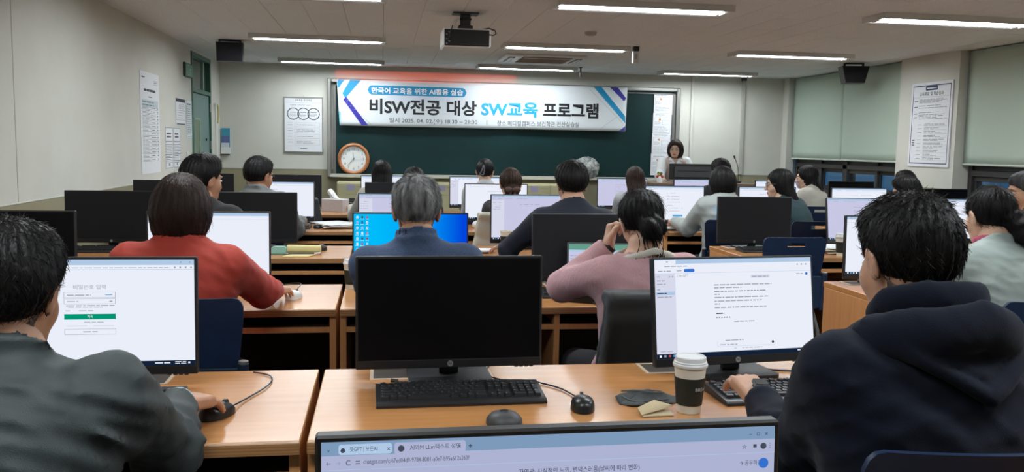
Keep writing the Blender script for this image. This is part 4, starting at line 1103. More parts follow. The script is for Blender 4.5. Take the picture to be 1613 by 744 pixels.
m_cup = mat('cup_paper', (0.70, 0.66, 0.56), 0.55); m_lid = mat('cup_lid', (0.70, 0.71, 0.71), 0.35); m_slv = mat('cup_sleeve', (0.012, 0.016, 0.013), 0.6)
def cup(x, y, lab, rz=0, s=1.0, lid=True, text='BREAD', z=None):
    t = thing('paper_cup', lab, 'cup', (x, y, (DZ + .0008) if z is None else z), R_(rz)); t.scale = (s, s, s)
    n = 32
    MB().lathe([(0, .004), (.028, .004), (.0285, 0), (.030, 0), (.041, .122), (.0435, .124), (.0435, .127), (.040, .127), (.038, .115)] , n).build('cup_body', m_cup, t)
    sl = MB().lathe([(.0322, .022), (.0335, .022), (.0403, .094), (.0392, .094)], n).build('sleeve', m_slv, t)
    if lid:
        MB().lathe([(.0438, .121), (.0448, .123), (.0448, .128), (.0425, .131), (.0425, .134), (.0405, .136), (.0395, .146), (.037, .148), (.034, .144), (.0, .143)], n).build('lid', m_lid, t)
    if text:
        v, f = text_mesh(text, .040, .009, .02, 'LEFT')
        out = []
        for (a, b_, c) in v:
            th = R_(-90) + a / .037; zz = .062 + c; r = .0335 + (.0403 - .0335) * (zz - .022) / .072 + .0006
            out.append((r * math.cos(th), r * math.sin(th), zz))
        q = MB(); q.add(out, f); q.build('sleeve_print', mat('sleeve_silver', (.45, .47, .46), .5), sl)
    return t
cup(.795, 2.115, 'white lidded paper cup with black sleeve beside the chat monitor', 3)
cup(-.133, 4.12, 'white lidded paper cup left of the blue desktop monitor', 0, .95, True, None)
cup(.815, 5.62, 'open paper cup with black sleeve before the lavender screen', 0, 1.0, False, 'BREAD')
cup(2.52, 4.12, 'white lidded cup in front of the list monitor by the aisle', 0, 1.0, True, None)
cup(3.0, 5.30, 'white lidded cup behind the empty navy chair', 0, 1.0, True, None)
cup(.50, 8.62, 'white lidded cup in the front row by the claw-clip woman', 0, 1.0, True, None)
cup(-.20, 8.62, 'white paper cup in the front row beside the tissue box', 0, .9, True, None)
# grey cloth mask
def loop_sheet(name, lab, cat, loc, rz, parts):
    t = thing(name, lab, cat, loc, R_(rz))
    return t
mk = thing('face_mask', 'folded dark grey cloth mask on the desk by the cup', 'face mask', (.715, 2.225, DZ + .0012), R_(0))
g = MB()
out = [(-.085, -.035), (-.082, .02), (-.05, .055), (-.015, .065), (.03, .045), (.075, .015), (.105, -.008), (.10, -.02), (.05, -.05), (-.02, -.065), (-.06, -.06)]
def mkf(u, v):
    k = u * (len(out)); i = int(k) % len(out); j = (i + 1) % len(out); f_ = k - int(k)
    a = [out[i][c] * (1 - f_) + out[j][c] * f_ for c in (0, 1)]
    r = v ** .8
    return (a[0] * r, a[1] * r, .003 + .022 * (1 - r) ** .7 * (1 + .25 * math.sin(4 * a[0] * 40 * r)) + .003 * math.sin(a[1] * 60 * r))
g.grid(mkf, 34, 9); o = g.build('cloth', mat('mask_grey', (.085, .095, .098), .9, bump=.3, bscale=300), mk); md = o.modifiers.new('t', 'SOLIDIFY'); md.thickness = .002
MB().tube(smooth([(-.06, .035, .016), (-.03, -.0, .026), (.01, -.022, .026), (.04, -.01, .022), (.04, .02, .018), (.0, .05, .012), (-.035, .052, .012)]), .0022, 6).build('ear_loop', mat('mask_loop', (.13, .14, .145), .8), mk)
MB().tube(smooth([(-.07, .0, .013), (-.05, -.04, .01), (.0, -.05, .012), (.05, -.035, .010)]), .0018, 6).build('ear_loop', mat('mask_loop', (.13, .14, .145), .8), mk)
kp = thing('paper_packet', 'small folded kraft paper packet in front of the grey mask', 'paper packet', (.70, 2.10, DZ + .001), R_(8))
m_kraft = mat('kraft_paper', (.50, .40, .24), .7, var=.06, vscale=40)
MB().add([(-.045, -.02, .001), (.04, -.028, .001), (.045, .02, .001), (-.03, .035, .001), (-.043, -.018, .004), (.04, -.026, .004), (.045, .02, .004), (-.03, .035, .004)], [(0, 1, 2, 3), (4, 5, 6, 7), (0, 1, 5, 4), (1, 2, 6, 5), (2, 3, 7, 6), (3, 0, 4, 7)]).build('lower_flap', m_kraft, kp)
MB().add([(-.047, -.018, .005), (.052, .004, .016), (.02, .048, .020), (-.04, .022, .012), (-.045, -.016, .007), (.052, .005, .018), (.02, .049, .022), (-.038, .022, .014), (.0, .01, .024)], [(0, 3, 2, 1), (0, 1, 5, 4), (1, 2, 6, 5), (2, 3, 7, 6), (3, 0, 4, 7), (4, 5, 8), (5, 6, 8), (6, 7, 8), (7, 4, 8)]).build('upper_flap', m_kraft, kp)
# dark round object behind own monitor
t = thing('desk_speaker', 'small black dome just behind the nearest monitor', 'speaker', (.30, 1.99 + .06, DZ + .0008)); MB().lathe([(0, 0), (.042, 0), (.045, .006), (.044, .016), (.034, .028), (.018, .034), (0, .035)], 28).build('dome', m_dark, t); MB().lathe([(.012, .0345), (.01, .037), (0, .0375)], 14).build('top_button', m_black, t)
# notepad, pen, mint case
np_ = thing('notepad', 'open yellow notepad with its cover rolled back on the left bank', 'notepad', (-.475, 5.40, DZ + .001), R_(-3))
m_yel = mat('pad_yellow', (.72, .62, .30), .7)
MB().add([(-.10, -.12, .001), (.05, -.12, .001), (.09, .0, .001), (-.06, .0, .001), (-.10, -.12, .003), (.05, -.12, .003), (.09, .0, .003), (-.06, .0, .003)], [(0, 3, 2, 1), (4, 5, 6, 7), (0, 1, 5, 4), (1, 2, 6, 5), (2, 3, 7, 6), (3, 0, 4, 7)]).build('page', m_yel, np_)
MB().tube([(-.09, .03, .028), (.11, .03, .028)], .027, 16).build('rolled_cover', m_yel, np_)
pn = thing('pen', 'dark pen with white end lying against the yellow notepad', 'pen', (-.47, 5.388, DZ + .008)); MB().tube([(-.085, 0, 0), (.07, 0, 0)], .005, 8).build('barrel', m_dark, pn); MB().tube([(.07, 0, 0), (.105, 0, .001)], .0062, 8).build('cap', m_white, pn); MB().tube([(-.1, 0, 0), (-.085, 0, 0)], [.0012, .005], 8).build('tip', m_white, pn)
mc = thing('mint_case', 'small mint green case on the left bank desk edge', 'case', (-.615, 5.43, DZ + .001))
MB().prism(rrect(-.047, .047, 0, .045, .018), -.028, .028).build('case_body', mat('mint_plastic', (.30, .60, .52), .4), mc); MB().box(-.05, .05, -.031, .031, .0, .012, .004).build('tray', mat('mint_dark', (.24, .5, .44), .4), mc)
# papers, tissue box, boxes
def papers(x, y, rz, lab, n=6, w=.21, d=.29, seed=1):
    t = thing('paper_stack', lab, 'papers', (x, y, DZ + .001), R_(rz)); r = random.Random(seed)
    for k in range(n):
        b = MB(); a = r.uniform(-.25, .25); ox, oy = r.uniform(-.02, .02), r.uniform(-.02, .02)
        b.grid(lambda u, v: ((u - .5) * w * math.cos(a) - (v - .5) * d * math.sin(a) + ox, (u - .5) * w * math.sin(a) + (v - .5) * d * math.cos(a) + oy, .003 + .0065 * k + .008 * max(0, math.sin(3 * u + k)) * (v if k % 2 else 1 - v)), 6, 6)
        o = b.build('paper_sheet', m_paper if k % 3 else mat('cream_paper', (.62, .56, .42), .7), t); md = o.modifiers.new('t', 'SOLIDIFY'); md.thickness = .004; md.offset = 1
    return t
papers(-.36, 7.2, 20, 'stack of open white papers on the left bank near the puffer jacket', 5, .26, .36, 1)
papers(3.1, 5.5, -30, 'pile of white and cream papers behind the empty navy chair', 6, .24, .30, 2)
papers(.62, 5.5, 10, 'few white napkins by the navy-sleeved hand', 3, .16, .12, 3)
tb = thing('tissue_box', 'white tissue box with a pulled tissue on the front row desk', 'tissue box', (-.45, 8.86, DZ + .001), R_(-28))
MB().box(-.12, .12, -.065, .065, 0, .125, .003).build('carton', mat('tissue_carton', (.50, .50, .53), .6, var=.05, vscale=30), tb)
MB().prism(rrect(-.07, .07, -.022, .022, .02), .125, .1262, 'Z').build('slot', m_white, tb)
cr = MB(); cr.grid(lambda u, v: ((u - .5) * .13 * (1 - .45 * v) - .05 * v, .022 * math.sin(7 * u + 4 * v) * (1 - .3 * v), .122 + .115 * v * (1 - 1.1 * abs(u - .42)) + .008 * math.sin(11 * u)), 14, 8)
o = cr.build('tissue', mat('tissue_white', (.82, .83, .84), .8), tb); md = o.modifiers.new('t', 'SOLIDIFY'); md.thickness = .003
for (x, y, lab, s) in ((-.26, 8.70, 'crumpled white napkin beside the tissue box', (.055, .035, .03)), (.80, 7.15, 'white rounded case by the brown-haired woman\'s screen', (.05, .03, .035)), (2.42, 7.02, 'crumpled white tissue before the pale denim sleeve', (.05, .03, .02)), (-.70, 5.40, 'white earphone pouch at the edge of the red sleeve\'s screen', (.02, .02, .03))):
    tag(crumple((0, 0, s[2] * .75), s, hash(lab) % 50 if False else len(lab), 16).build('crumpled_tissue', mat('tissue_white', (.82, .83, .84), .8), None, (x, y, DZ + .0005)), lab, 'tissue')
# black box left of laptop on row two, laptop
bx = thing('black_box', 'flat black box at the desk edge beside the laptop', 'box', (.88, 3.72, DZ + .001), R_(-25)); MB().box(-.085, .085, -.04, .04, 0, .045, .003).build('carton', m_black, bx); MB().box(-.086, .086, -.041, .041, .03, .048, .003).build('cover', m_dark, bx)
lt = thing('laptop', 'small open laptop with green header page, partly behind the pink sweater', 'laptop', (1.005, 3.86, DZ + .022), R_(-8))
MB().box(-.15, .15, -.10, .10, 0, .016, .004).build('base', mat('laptop_grey', (.10, .11, .115), .35, .5), lt)
ld = MB().box(-.15, .15, -.004, .004, 0, .20, .003).build('lid', mat('laptop_grey', (.10, .11, .115), .35, .5), lt, (0, .10, .014)); ld.rotation_euler = (R_(-14), 0, 0)
q = MB(); rr = random.Random(5); strip(q, -.142, .142, .01, .192, -.0046, LAV); strip(q, -.142, .142, .165, .192, -.0049, 15); strip(q, -.142, .142, .155, .165, -.0049, BAR)
for k in range(8):
    x = -.135
    while x < -.135 + rr.uniform(.05, .2): w_ = rr.uniform(.008, .02); strip(q, x, x + w_, .03 + .015 * k, .033 + .015 * k, -.0051, GR); x += w_ + .003
q.build('screen', SM + [emit('screen_sheet_green', (.16, .42, .32), .8)], ld)
ph = thing('phone', 'dark phone lying by the laptop near the pink sleeve', 'phone', (.99, 3.66, DZ + .001), R_(-70)); MB().box(-.035, .035, -.07, .07, 0, .008, .003).build('body', m_black, ph); MB().box(-.031, .031, -.066, .066, .008, .0085).build('glass', m_off, ph)
# computer towers standing in the knee space
for (x, y, lab) in ((-.42, 3.9, 'black computer tower under the desk of the woman in red'), (-1.2, 5.6, 'black computer tower under the third-row left desk'), (1.3, 3.95, 'black computer tower under the desk before the pink sweater')):
    t = thing('computer_tower', lab, 'computer', (x, y, 0)); MB().box(-.085, .085, -.18, .18, .01, .36, .004).build('case', m_black, t); MB().box(-.083, .083, -.19, -.18, .012, .358, .004).build('front_panel', m_dark, t)
    MB().box(-.06, .06, -.193, -.189, .29, .32, .001).build('disc_drive', m_black, t); MB().lathe([(.010, 0), (.010, -.003), (0, -.003)], 12, 0, (.0, -.19, .25), 'Y').build('power_button', m_metal, t)
# black hand bag and stuff front row left
bg = thing('cable_bundle', 'coiled black cable heap on the front row desk under the clock', 'cables', (-.24, 8.98, DZ + .001)); b = MB(); rr = random.Random(7)
for k in range(5): b.tube(smooth([(.10 * math.cos(a) * (1 + .1 * k), .05 * math.sin(a), .03 + .018 * k + .012 * math.sin(2 * a + k)) for a in [2 * pi * j / 9 + k for j in range(10)]], 3), .011, 6)
b.build('coil', m_black, bg)
# lectern with monitor, microphone
lc = thing('lectern', 'dark wooden lectern desk at the front right', 'lectern', (3.85, 10.25, 0))
m_lec = wood('lectern_wood', (.16, .10, .07), (.11, .07, .05), .4, 0)
MB().box(-.62, .62, -.30, .30, .0, .96, .006).build('body', m_lec, lc); MB().box(-.68, .66, -.34, .34, .96, 1.0, .006).build('top', m_lec, lc); MB().box(-.58, .58, -.31, -.30, .08, .88, .004).build('front_panel', m_panel, lc)
tm = thing('lectern_monitor', 'large black screen seen from behind on the lectern', 'monitor', (3.80, 10.3, 1.001))
MB().box(-.30, .30, -.012, .012, .03, .225, .006).build('casing', m_black, tm)
MB().prism(rrect(-.24, .24, .06, .19, .02), -.03, -.012).build('rear_bulge', m_dark, tm); MB().box(-.2, .2, -.034, -.03, .13, .14, .002).build('vent', m_black, tm); MB().box(-.09, .09, -.07, .07, 0, .012, .004).box(-.03, .03, -.005, .015, .01, .06, .003).build('stand', m_black, tm)
mc2 = thing('gooseneck_microphone', 'thin black gooseneck microphone on the lectern', 'microphone', (4.36, 10.22, 1.0)); MB().lathe([(.04, 0), (.04, .02), (.01, .025), (0, .025)], 16).build('base', m_black, mc2); MB().tube(smooth([(0, 0, .02), (.0, 0, .12), (-.02, -.01, .22), (-.06, -.02, .30)]), .005, 8).build('neck', m_black, mc2); MB().tube([(-.06, -.02, .30), (-.075, -.025, .335)], .011, 10).build('capsule', m_black, mc2)
fb = thing('desk_ornament', 'small red and green ornament at the lectern corner', 'ornament', (3.32, 10.1, 1.0)); MB().lathe([(.035, 0), (.04, .05), (.035, .055), (0, .05)], 14).build('pot', m_white, fb)
for k in range(6): MB().sph((.03 * math.cos(k), .02 * math.sin(k), .07 + .02 * (k % 3)), .018, 8).build('bloom', mat('bloom_%d' % (k % 3), ((.5, .05, .03), (.5, .2, .05), (.05, .15, .03))[k % 3], .6), fb)
# ------------------------------------------------------------------ people: smooth blended volumes meshed by surface nets
A = lambda *v: np.array(v, np.float32)
def rcone(P, a, b, ra, rb):
    a = np.asarray(a, np.float32); ab = np.asarray(b, np.float32) - a
    d = P - a; t = np.clip(d @ ab / max(float(ab @ ab), 1e-9), 0, 1)
    d = d - t[:, None] * ab
    return np.sqrt((d * d).sum(1)) - (ra + (rb - ra) * t)
def ell(P, c, r, Rm=None):
    q = P - np.asarray(c, np.float32)
    if Rm is not None: q = q @ Rm
    r = np.asarray(r, np.float32)
    k0 = np.sqrt(((q / r) ** 2).sum(1)); k1 = np.sqrt(((q / (r * r)) ** 2).sum(1)) + 1e-6
    return k0 * (k0 - 1) / k1
def smin(a, b, k):
    h = np.clip(.5 + .5 * (b - a) / k, 0, 1)
    return b + (a - b) * h - k * h * (1 - h)
def smax(a, b, k): return -smin(-a, -b, k)
def wob(P, seed, f, n=7):
    r = np.random.default_rng(seed); o = np.zeros(len(P), np.float32)
    for _ in range(n):
        k = r.normal(size=3); k = (k / np.linalg.norm(k) * f * r.uniform(.6, 1.5)).astype(np.float32)
        o += np.sin(P @ k + np.float32(r.uniform(0, 6.3)))
    return o / n
def fold(P, seed, f, d, n=3):
    """ridged creases running across direction d"""
    r = np.random.default_rng(seed); o = np.zeros(len(P), np.float32)
    w = wob(P, seed + 9, f * .35, 5) * 2.2
    for _ in range(n):
        k = np.asarray(d, float) + r.normal(size=3) * .35; k = (k / np.linalg.norm(k) * f * r.uniform(.7, 1.3)).astype(np.float32)
        o += (1 - np.abs(np.sin(P @ k + w + np.float32(r.uniform(0, 6))))) ** 2
    return o / n - .35
def surfnet(fn, lo, hi, h):
    lo = np.asarray(lo, np.float32); n = np.ceil((np.asarray(hi, np.float32) - lo) / h).astype(int) + 1
    B = 6
    nb_ = (n + B - 1) // B
    bc = np.stack(np.meshgrid(*[lo[i] + h * (np.arange(nb_[i], dtype=np.float32) * B + (B - 1) / 2) for i in range(3)], indexing='ij'), -1).reshape(-1, 3).astype(np.float32)
    dc = fn(bc).astype(np.float32)
    D = np.broadcast_to(dc.reshape(*nb_, 1, 1, 1), (*nb_, B, B, B)).copy().reshape(-1, B ** 3)
    hot = np.flatnonzero(np.abs(dc) < B * h * 1.05 + .012)
    off = np.stack(np.meshgrid(*[np.arange(B, dtype=np.float32) - (B - 1) / 2] * 3, indexing='ij'), -1).reshape(1, -1, 3) * np.float32(h)
    for c0 in range(0, len(hot), 2000):
        k = hot[c0:c0 + 2000]
        D[k] = fn((bc[k][:, None, :] + off).reshape(-1, 3).astype(np.float32)).reshape(len(k), -1)
    D = D.reshape(*nb_, B, B, B).transpose(0, 3, 1, 4, 2, 5).reshape(nb_ * B)[:n[0], :n[1], :n[2]].copy()
    D[0, :, :] = 1; D[-1, :, :] = 1; D[:, 0, :] = 1; D[:, -1, :] = 1; D[:, :, 0] = 1; D[:, :, -1] = 1
    S = D < 0
    c = [S[i:n[0] - 1 + i, j:n[1] - 1 + j, k:n[2] - 1 + k] for i in (0, 1) for j in (0, 1) for k in (0, 1)]
    cnt = sum(x.astype(np.int8) for x in c)
    act = (cnt > 0) & (cnt < 8)
    I = np.argwhere(act)
    if len(I) == 0: return np.zeros((0, 3)), []
    vid = -np.ones(act.shape, np.int32); vid[act] = np.arange(len(I))
    acc = np.zeros((len(I), 3), np.float32); w = np.zeros(len(I), np.float32)
    for axis in range(3):
        o = [i for i in range(3) if i != axis]
        for p in (0, 1):
            for q in (0, 1):
                a = I.copy(); a[:, o[0]] += p; a[:, o[1]] += q
                b = a.copy(); b[:, axis] += 1
                da = D[a[:, 0], a[:, 1], a[:, 2]]; db = D[b[:, 0], b[:, 1], b[:, 2]]
                x = (da < 0) != (db < 0)
                t = np.where(x, da / np.where(x, da - db, 1), 0)
                pt = a.astype(np.float32); pt[:, axis] += t
                acc[x] += pt[x]; w[x] += 1
    V = lo + h * acc / w[:, None]
    F = []
    for axis in range(3):
        o = [(axis + 1) % 3, (axis + 2) % 3]
        sl0 = [slice(None)] * 3; sl1 = [slice(None)] * 3
        sl0[axis] = slice(0, n[axis] - 1); sl1[axis] = slice(1, n[axis])
        s0, s1 = S[tuple(sl0)], S[tuple(sl1)]
        E = np.argwhere(s0 != s1)
        E = E[(E[:, o[0]] > 0) & (E[:, o[1]] > 0) & (E[:, o[0]] < n[o[0]] - 1) & (E[:, o[1]] < n[o[1]] - 1)]
        inn = S[E[:, 0], E[:, 1], E[:, 2]]
        def g(p, q):
            e = E.copy(); e[:, o[0]] -= p; e[:, o[1]] -= q
            return vid[e[:, 0], e[:, 1], e[:, 2]]
        Q = np.stack([g(1, 1), g(0, 1), g(0, 0), g(1, 0)], 1)
        Q[~inn] = Q[~inn][:, ::-1]
        F.append(Q)
    return V, np.concatenate(F)
def np_mesh(name, parts, mats):
    """parts: list of (V, F, material index)"""
    V = np.concatenate([p[0] for p in parts]).astype(np.float32); F = []; m = []; o = 0
    for (v, f, mi) in parts:
        F.append(np.asarray(f) + o); m.append(np.asarray(mi, np.int32) if hasattr(mi, '__len__') else np.full(len(f), mi, np.int32)); o += len(v)
    F = np.concatenate(F).astype(np.int32); m = np.concatenate(m)
    me = bpy.data.meshes.new(name)
    me.vertices.add(len(V)); me.vertices.foreach_set('co', V.ravel())
    me.loops.add(F.size); me.loops.foreach_set('vertex_index', F.ravel())
    me.polygons.add(len(F)); me.polygons.foreach_set('loop_start', np.arange(0, F.size, 4, dtype=np.int32)); me.polygons.foreach_set('loop_total', np.full(len(F), 4, np.int32))
    for q in mats: me.materials.append(q)
    me.polygons.foreach_set('material_index', m); me.polygons.foreach_set('use_smooth', np.ones(len(F), bool))
    me.update(calc_edges=True); me.validate()
    return me
def rot(yaw=0, pitch=0, roll=0):
    """columns are the frame axes; +Y forward; pitch>0 nods down"""
    cy, sy = math.cos(R_(yaw)), math.sin(R_(yaw)); cp, sp_ = math.cos(R_(-pitch)), math.sin(R_(-pitch)); cr, sr = math.cos(R_(roll)), math.sin(R_(roll))
    Z = np.array([[cy, -sy, 0], [sy, cy, 0], [0, 0, 1]]); X = np.array([[1, 0, 0], [0, cp, -sp_], [0, sp_, cp]]); Y = np.array([[cr, 0, sr], [0, 1, 0], [-sr, 0, cr]])
    return (Z @ X @ Y).astype(np.float32)

# ---- one head, shared: origin at the head's middle, face to +Y
def head_sdf(P):
    Q = P.copy(); Q[:, 0] = np.abs(Q[:, 0])
    d = ell(P, (0, -.012, .028), (.0745, .094, .088))
    d = smin(d, ell(P, (0, .028, -.035), (.058, .062, .083)), .03)
    d = smin(d, ell(P, (0, .05, -.085), (.040, .038, .030)), .03)
    d = smin(d, ell(Q, (.038, .055, -.03), (.026, .028, .032)), .02)
    d = smin(d, ell(P, (0, .078, .022), (.048, .018, .011)), .015)
    d = smax(d, -ell(Q, (.031, .1, .003), (.017, .014, .011)), .012)
    d = smin(d, rcone(P, (0, .088, .008), (0, .108, -.033), .008, .0125), .012)
    d = smin(d, ell(Q, (.012, .098, -.038), (.009, .010, .007)), .006)
    d = smin(d, ell(P, (0, .088, -.063), (.023, .012, .0055)), .006)
    d = smin(d, ell(P, (0, .086, -.073), (.020, .012, .006)), .006)
    d = smin(d, rcone(P, (0, -.025, -.03), (0, -.030, -.105), .052, .050), .03)
    Re = rot(14, 8, 12)
    e = ell(Q, (.081, -.008, -.008), (.0085, .021, .034), Re)
    e = smax(e, -ell(Q, (.0905, -.003, -.005), (.006, .012, .021), Re), .004)
    return smin(d, e, .008)
HEADV, HEADF = surfnet(head_sdf, (-.115, -.14, -.17), (.115, .14, .14), .0046)
def lip_mask(V, F):
    c = V[F].mean(1)
    return (((c[:, 0] / .024) ** 2 + ((c[:, 2] + .068) / .0115) ** 2) < 1) & (c[:, 1] > .08)
LIPS = lip_mask(HEADV, HEADF)

# ---- hands: right hand, wrist at the origin, fingers to +Y, back of the hand +Z, thumb at -X
def hand_mesh(curl, h=.0034, spread=1.0, thumb=0):
    segs = [('palm',)]
    def sdf(P):
        q = P - A(0, .045, 0)
        b = np.abs(q) - A(.030, .036, .006)
        d = np.sqrt((np.maximum(b, 0) ** 2).sum(1)) + np.minimum(b.max(1), 0) - .0095
        d = smin(d, rcone(P * A(1, 1, 1.25), (0, -.028, 0), (0, .015, 0), .026, .027), .02)
        for k, (bx, L, r) in enumerate(((-.0285, .072, .0088), (-.0095, .080, .0090), (.0095, .074, .0086), (.0275, .058, .0076))):
            a = R_(curl[0]); p = np.array([bx, .083 - (.006 if k == 3 else 0), .001]); dx = (bx / .03) * .10 * spread
            for j, (f_, cu) in enumerate(((.46, curl[1]), (.30, curl[2]), (.24, 0))):
                dr = np.array([dx, math.cos(a), -math.sin(a)]); dr /= np.linalg.norm(dr)
                e = p + dr * L * f_
                d = smin(d, rcone(P, p, e, r * (1 - .10 * j), r * (1 - .10 * (j + 1))), .005 if j else .009)
                p = e; a += R_(cu)
        t0, t1, t2, t3 = (A(-.024, .012, -.006), A(-.048, .042, -.014 - thumb * .01), A(-.056 + thumb * .012, .070, -.018 - thumb * .012), A(-.052 + thumb * .02, .092, -.021 - thumb * .014))
        d = smin(d, rcone(P, t0, t1, .0145, .0115), .014); d = smin(d, rcone(P, t1, t2, .011, .0098), .005); d = smin(d, rcone(P, t2, t3, .0095, .0078), .004)
        return d
    return surfnet(sdf, (-.08, -.075, -.09), (.065, .18, .04), h)
HANDS = {'flat': hand_mesh((14, 26, 16)), 'type': hand_mesh((28, 42, 24)), 'fist': hand_mesh((62, 85, 45), thumb=1.0)}

SKIN = {'a': mat('skin_warm', (.52, .285, .185), .5, sss=.12, var=.06, vscale=60), 'b': mat('skin_fair', (.62, .38, .27), .5, sss=.12, var=.05, vscale=60), 'c': mat('skin_tan', (.46, .235, .14), .5, sss=.12, var=.06, vscale=60)}
m_lips = mat('lips', (.42, .13, .11), .45)
m_eye = mat('eye_white', (.70, .68, .65), .2); m_iris = mat('eye_iris', (.012, .008, .006), .12)
def hairmat(name, col, rough=.45, var=.35):
    m = mat(name, col, rough, spec=.16, var=var, vscale=26, bump=.6, bscale=190, stretch=(1, 1, .12))
    return m
H_BLACK = hairmat('hair_black', (.0065, .0058, .006)); H_DARK = hairmat('hair_dark_brown', (.022, .012, .009)); H_BROWN = hairmat('hair_brown', (.030, .016, .011)); H_GREY = hairmat('hair_grey', (.17, .17, .172), .55, .85); H_SALT = hairmat('hair_salt', (.05, .05, .052), .5, .8)

def streak(P, seed, n=26, amp=.003):
    """strand ridges fanning out from the crown"""
    c = A(.008, -.045, .10); q = P - c
    az = np.arctan2(q[:, 0], -q[:, 1]) + .5 * np.sqrt((q[:, :2] ** 2).sum(1)) * 4
    r = np.sqrt((q ** 2).sum(1))
    w = wob(P, seed, 22, 5)
    return amp * (np.sin(az * n + w * 3 + seed) * .6 + np.sin(az * n * 2.3 + w * 4 + r * 30) * .4)
def hair_sdf(style, seed, vol=1.0):
    def f(P):
        Q = P.copy(); Q[:, 0] = np.abs(Q[:, 0])
        x, y, z = P[:, 0], P[:, 1], P[:, 2]
        if style == 'short' or style == 'crop':
            line = (z - (.055 + .87 * (y - .085))) / 1.32            # hairline plane forehead -> nape
            t = (.019 if style == 'short' else .013) * vol
            gr = np.clip((line + .005) / .055, 0, 1)
            tuft = .006 * np.abs(wob(P, seed + 12, 34, 5)) if style == 'short' else .004 * wob(P, seed + 12, 90, 6)
            d = ell(P, (0, -.013, .030), (.076, .096, .090)) - t * (.25 + .75 * gr)
            d = smin(d, ell(P, (0, .005, .085), (.062, .072, .035)) - .010 * vol, .03)
            d -= streak(P, seed, 24, .0035 * (1 if style == 'short' else .7)) * gr + (.004 * vol * wob(P, seed + 3, 55, 6) + tuft) * gr
            d = smax(d, -line + .003 * wob(P, seed + 1, 130, 5), .010)
            side = ell(Q, (.088, .016, -.024), (.036, .036, .042)); d = smax(d, -side, .008)
            return d
        d = ell(P, (0, -.014, .030), (.080, .101, .093)) - .010 * vol
        face = (y - (.052 - .25 * np.abs(x))) ; 
        if style == 'bob':
            body = np.maximum(ell(P, (0, -.02, -.02), (.108, .112, .125)) - .004, -(z + .118))
            d = smin(d, body, .03)
            d = smin(d, ell(P, (0, -.045, -.085), (.092, .062, .035)), .02)
            d -= streak(P, seed, 20, .0025) + .002 * wob(P, seed, 60)
            cut = np.maximum(y - .035 - .03 * (z > .04), -(.062 - Q[:, 0]) * 0 + (.0)) if False else np.where(z > .062, y - .09, y - .040)
            fr = ell(P, (0, .115, -.03), (.074, .09, .095))
            d = smax(d, -fr, .012); d = smax(d, -(z + .122 + .004 * wob(P, seed + 2, 90)), .008)
            return d
        if style in ('long', 'half'):
            L = .30 if style == 'long' else .17
            back = rcone(P * A(1, 1.35, 1), (0, -.045, -.02), (0, -.185 if style == 'long' else -.12, -L), .100, .098)
            d = smin(d, back, .03)
            d -= streak(P, seed, 22, .003) + .0025 * wob(P, seed, 50)
            fr = ell(P, (0, .115, -.05), (.072, .10, .12)); d = smax(d, -fr, .012)
            d = smax(d, -(z + L + .01 * wob(P, seed + 2, 70)), .01)
            return d
        if style in ('bun', 'claw', 'bow', 'pony'):
            line = (z - (.055 + .80 * (y - .085))) / 1.28
            gr = np.clip((line + .01) / .05, 0, 1)
            d = ell(P, (0, -.013, .030), (.077, .097, .091)) - .011 * vol * (.35 + .65 * gr)
            d -= streak(P, seed, 22, .0025) + .0025 * wob(P, seed, 55)
            d = smax(d, -line + .003 * wob(P, seed + 1, 110, 5), .010)
            if style == 'bun': b = ell(P, (.008, -.105, -.045), (.052, .042, .050)) - .006 * wob(P, seed + 5, 70, 7) - .004 * np.sin(80 * (x + z) + 5 * wob(P, seed, 30))
            elif style == 'claw': b = ell(P, (0, -.085, .02), (.045, .05, .075)) - .004 * np.sin(70 * x + 30 * z + 4 * wob(P, seed, 30))
            elif style == 'bow': b = ell(P, (0, -.075, -.05), (.062, .045, .055)) - .004 * wob(P, seed + 5, 60)
            else:
                b = ell(P, (.075, -.115, -.055), (.062, .058, .066)) - .009 * wob(P, seed + 5, 62, 8) - .004 * np.sin(110 * (x - z) + 5 * wob(P, seed, 40))
                b = smin(b, rcone(P, (.03, -.095, -.02), (.075, -.115, -.05), .035, .05), .02)
            return smin(d, b, .018)
        return d
    return f
def strands(V, F, seed, n, length, lift, h0=.0011):
    """loose locks of hair over the cap"""
    r = np.random.default_rng(seed)
    tri = V[F]; nrm = np.cross(tri[:, 2] - tri[:, 0], tri[:, 3] - tri[:, 1]); nl = np.linalg.norm(nrm, axis=1, keepdims=True); nrm = nrm / (nl + 1e-9)
    c = tri.mean(1); i = r.integers(0, len(c), n)
    p = c[i] + r.normal(size=(n, 3)) * .001; N = nrm[i]
    crown = np.array([.008, -.045, .10]); d = p - crown; d = d - N * (d * N).sum(1, keepdims=True); d += r.normal(size=d.shape) * .008 + np.cross(N, d) * .12
    d /= np.linalg.norm(d, axis=1, keepdims=True) + 1e-9
    L = (length * r.uniform(.5, 1.2, n))[:, None]
    pts = []
    for k, s in enumerate((-.15, .3, .65, 1.0)):
        pts.append(p + d * L * s + N * (lift * (0.2 + s * r.uniform(.0, 1.0, (n, 1)))) - N * (s * s * L * L * 4.9) + np.array([0, 0, -.10]) * L * s * s)
    side = np.cross(d, N); rad = (h0, h0 * 1.15, h0 * .85, h0 * .15)
    VV = np.empty((n, 4, 3, 3), np.float32)
    for k in range(4):
        for j, (a, b) in enumerate(((1, -.3), (-1, -.3), (0, 1.0))): VV[:, k, j] = pts[k] + side * a * rad[k] + N * b * rad[k]
    VV = VV.reshape(-1, 3); FF = []
    base = (np.arange(n) * 12)[:, None]
    for k in range(3):
        for j in range(3):
            j2 = (j + 1) % 3; FF.append(base + np.array([[k * 3 + j, k * 3 + j2, (k + 1) * 3 + j2, (k + 1) * 3 + j]]))
    return VV, np.concatenate(FF)

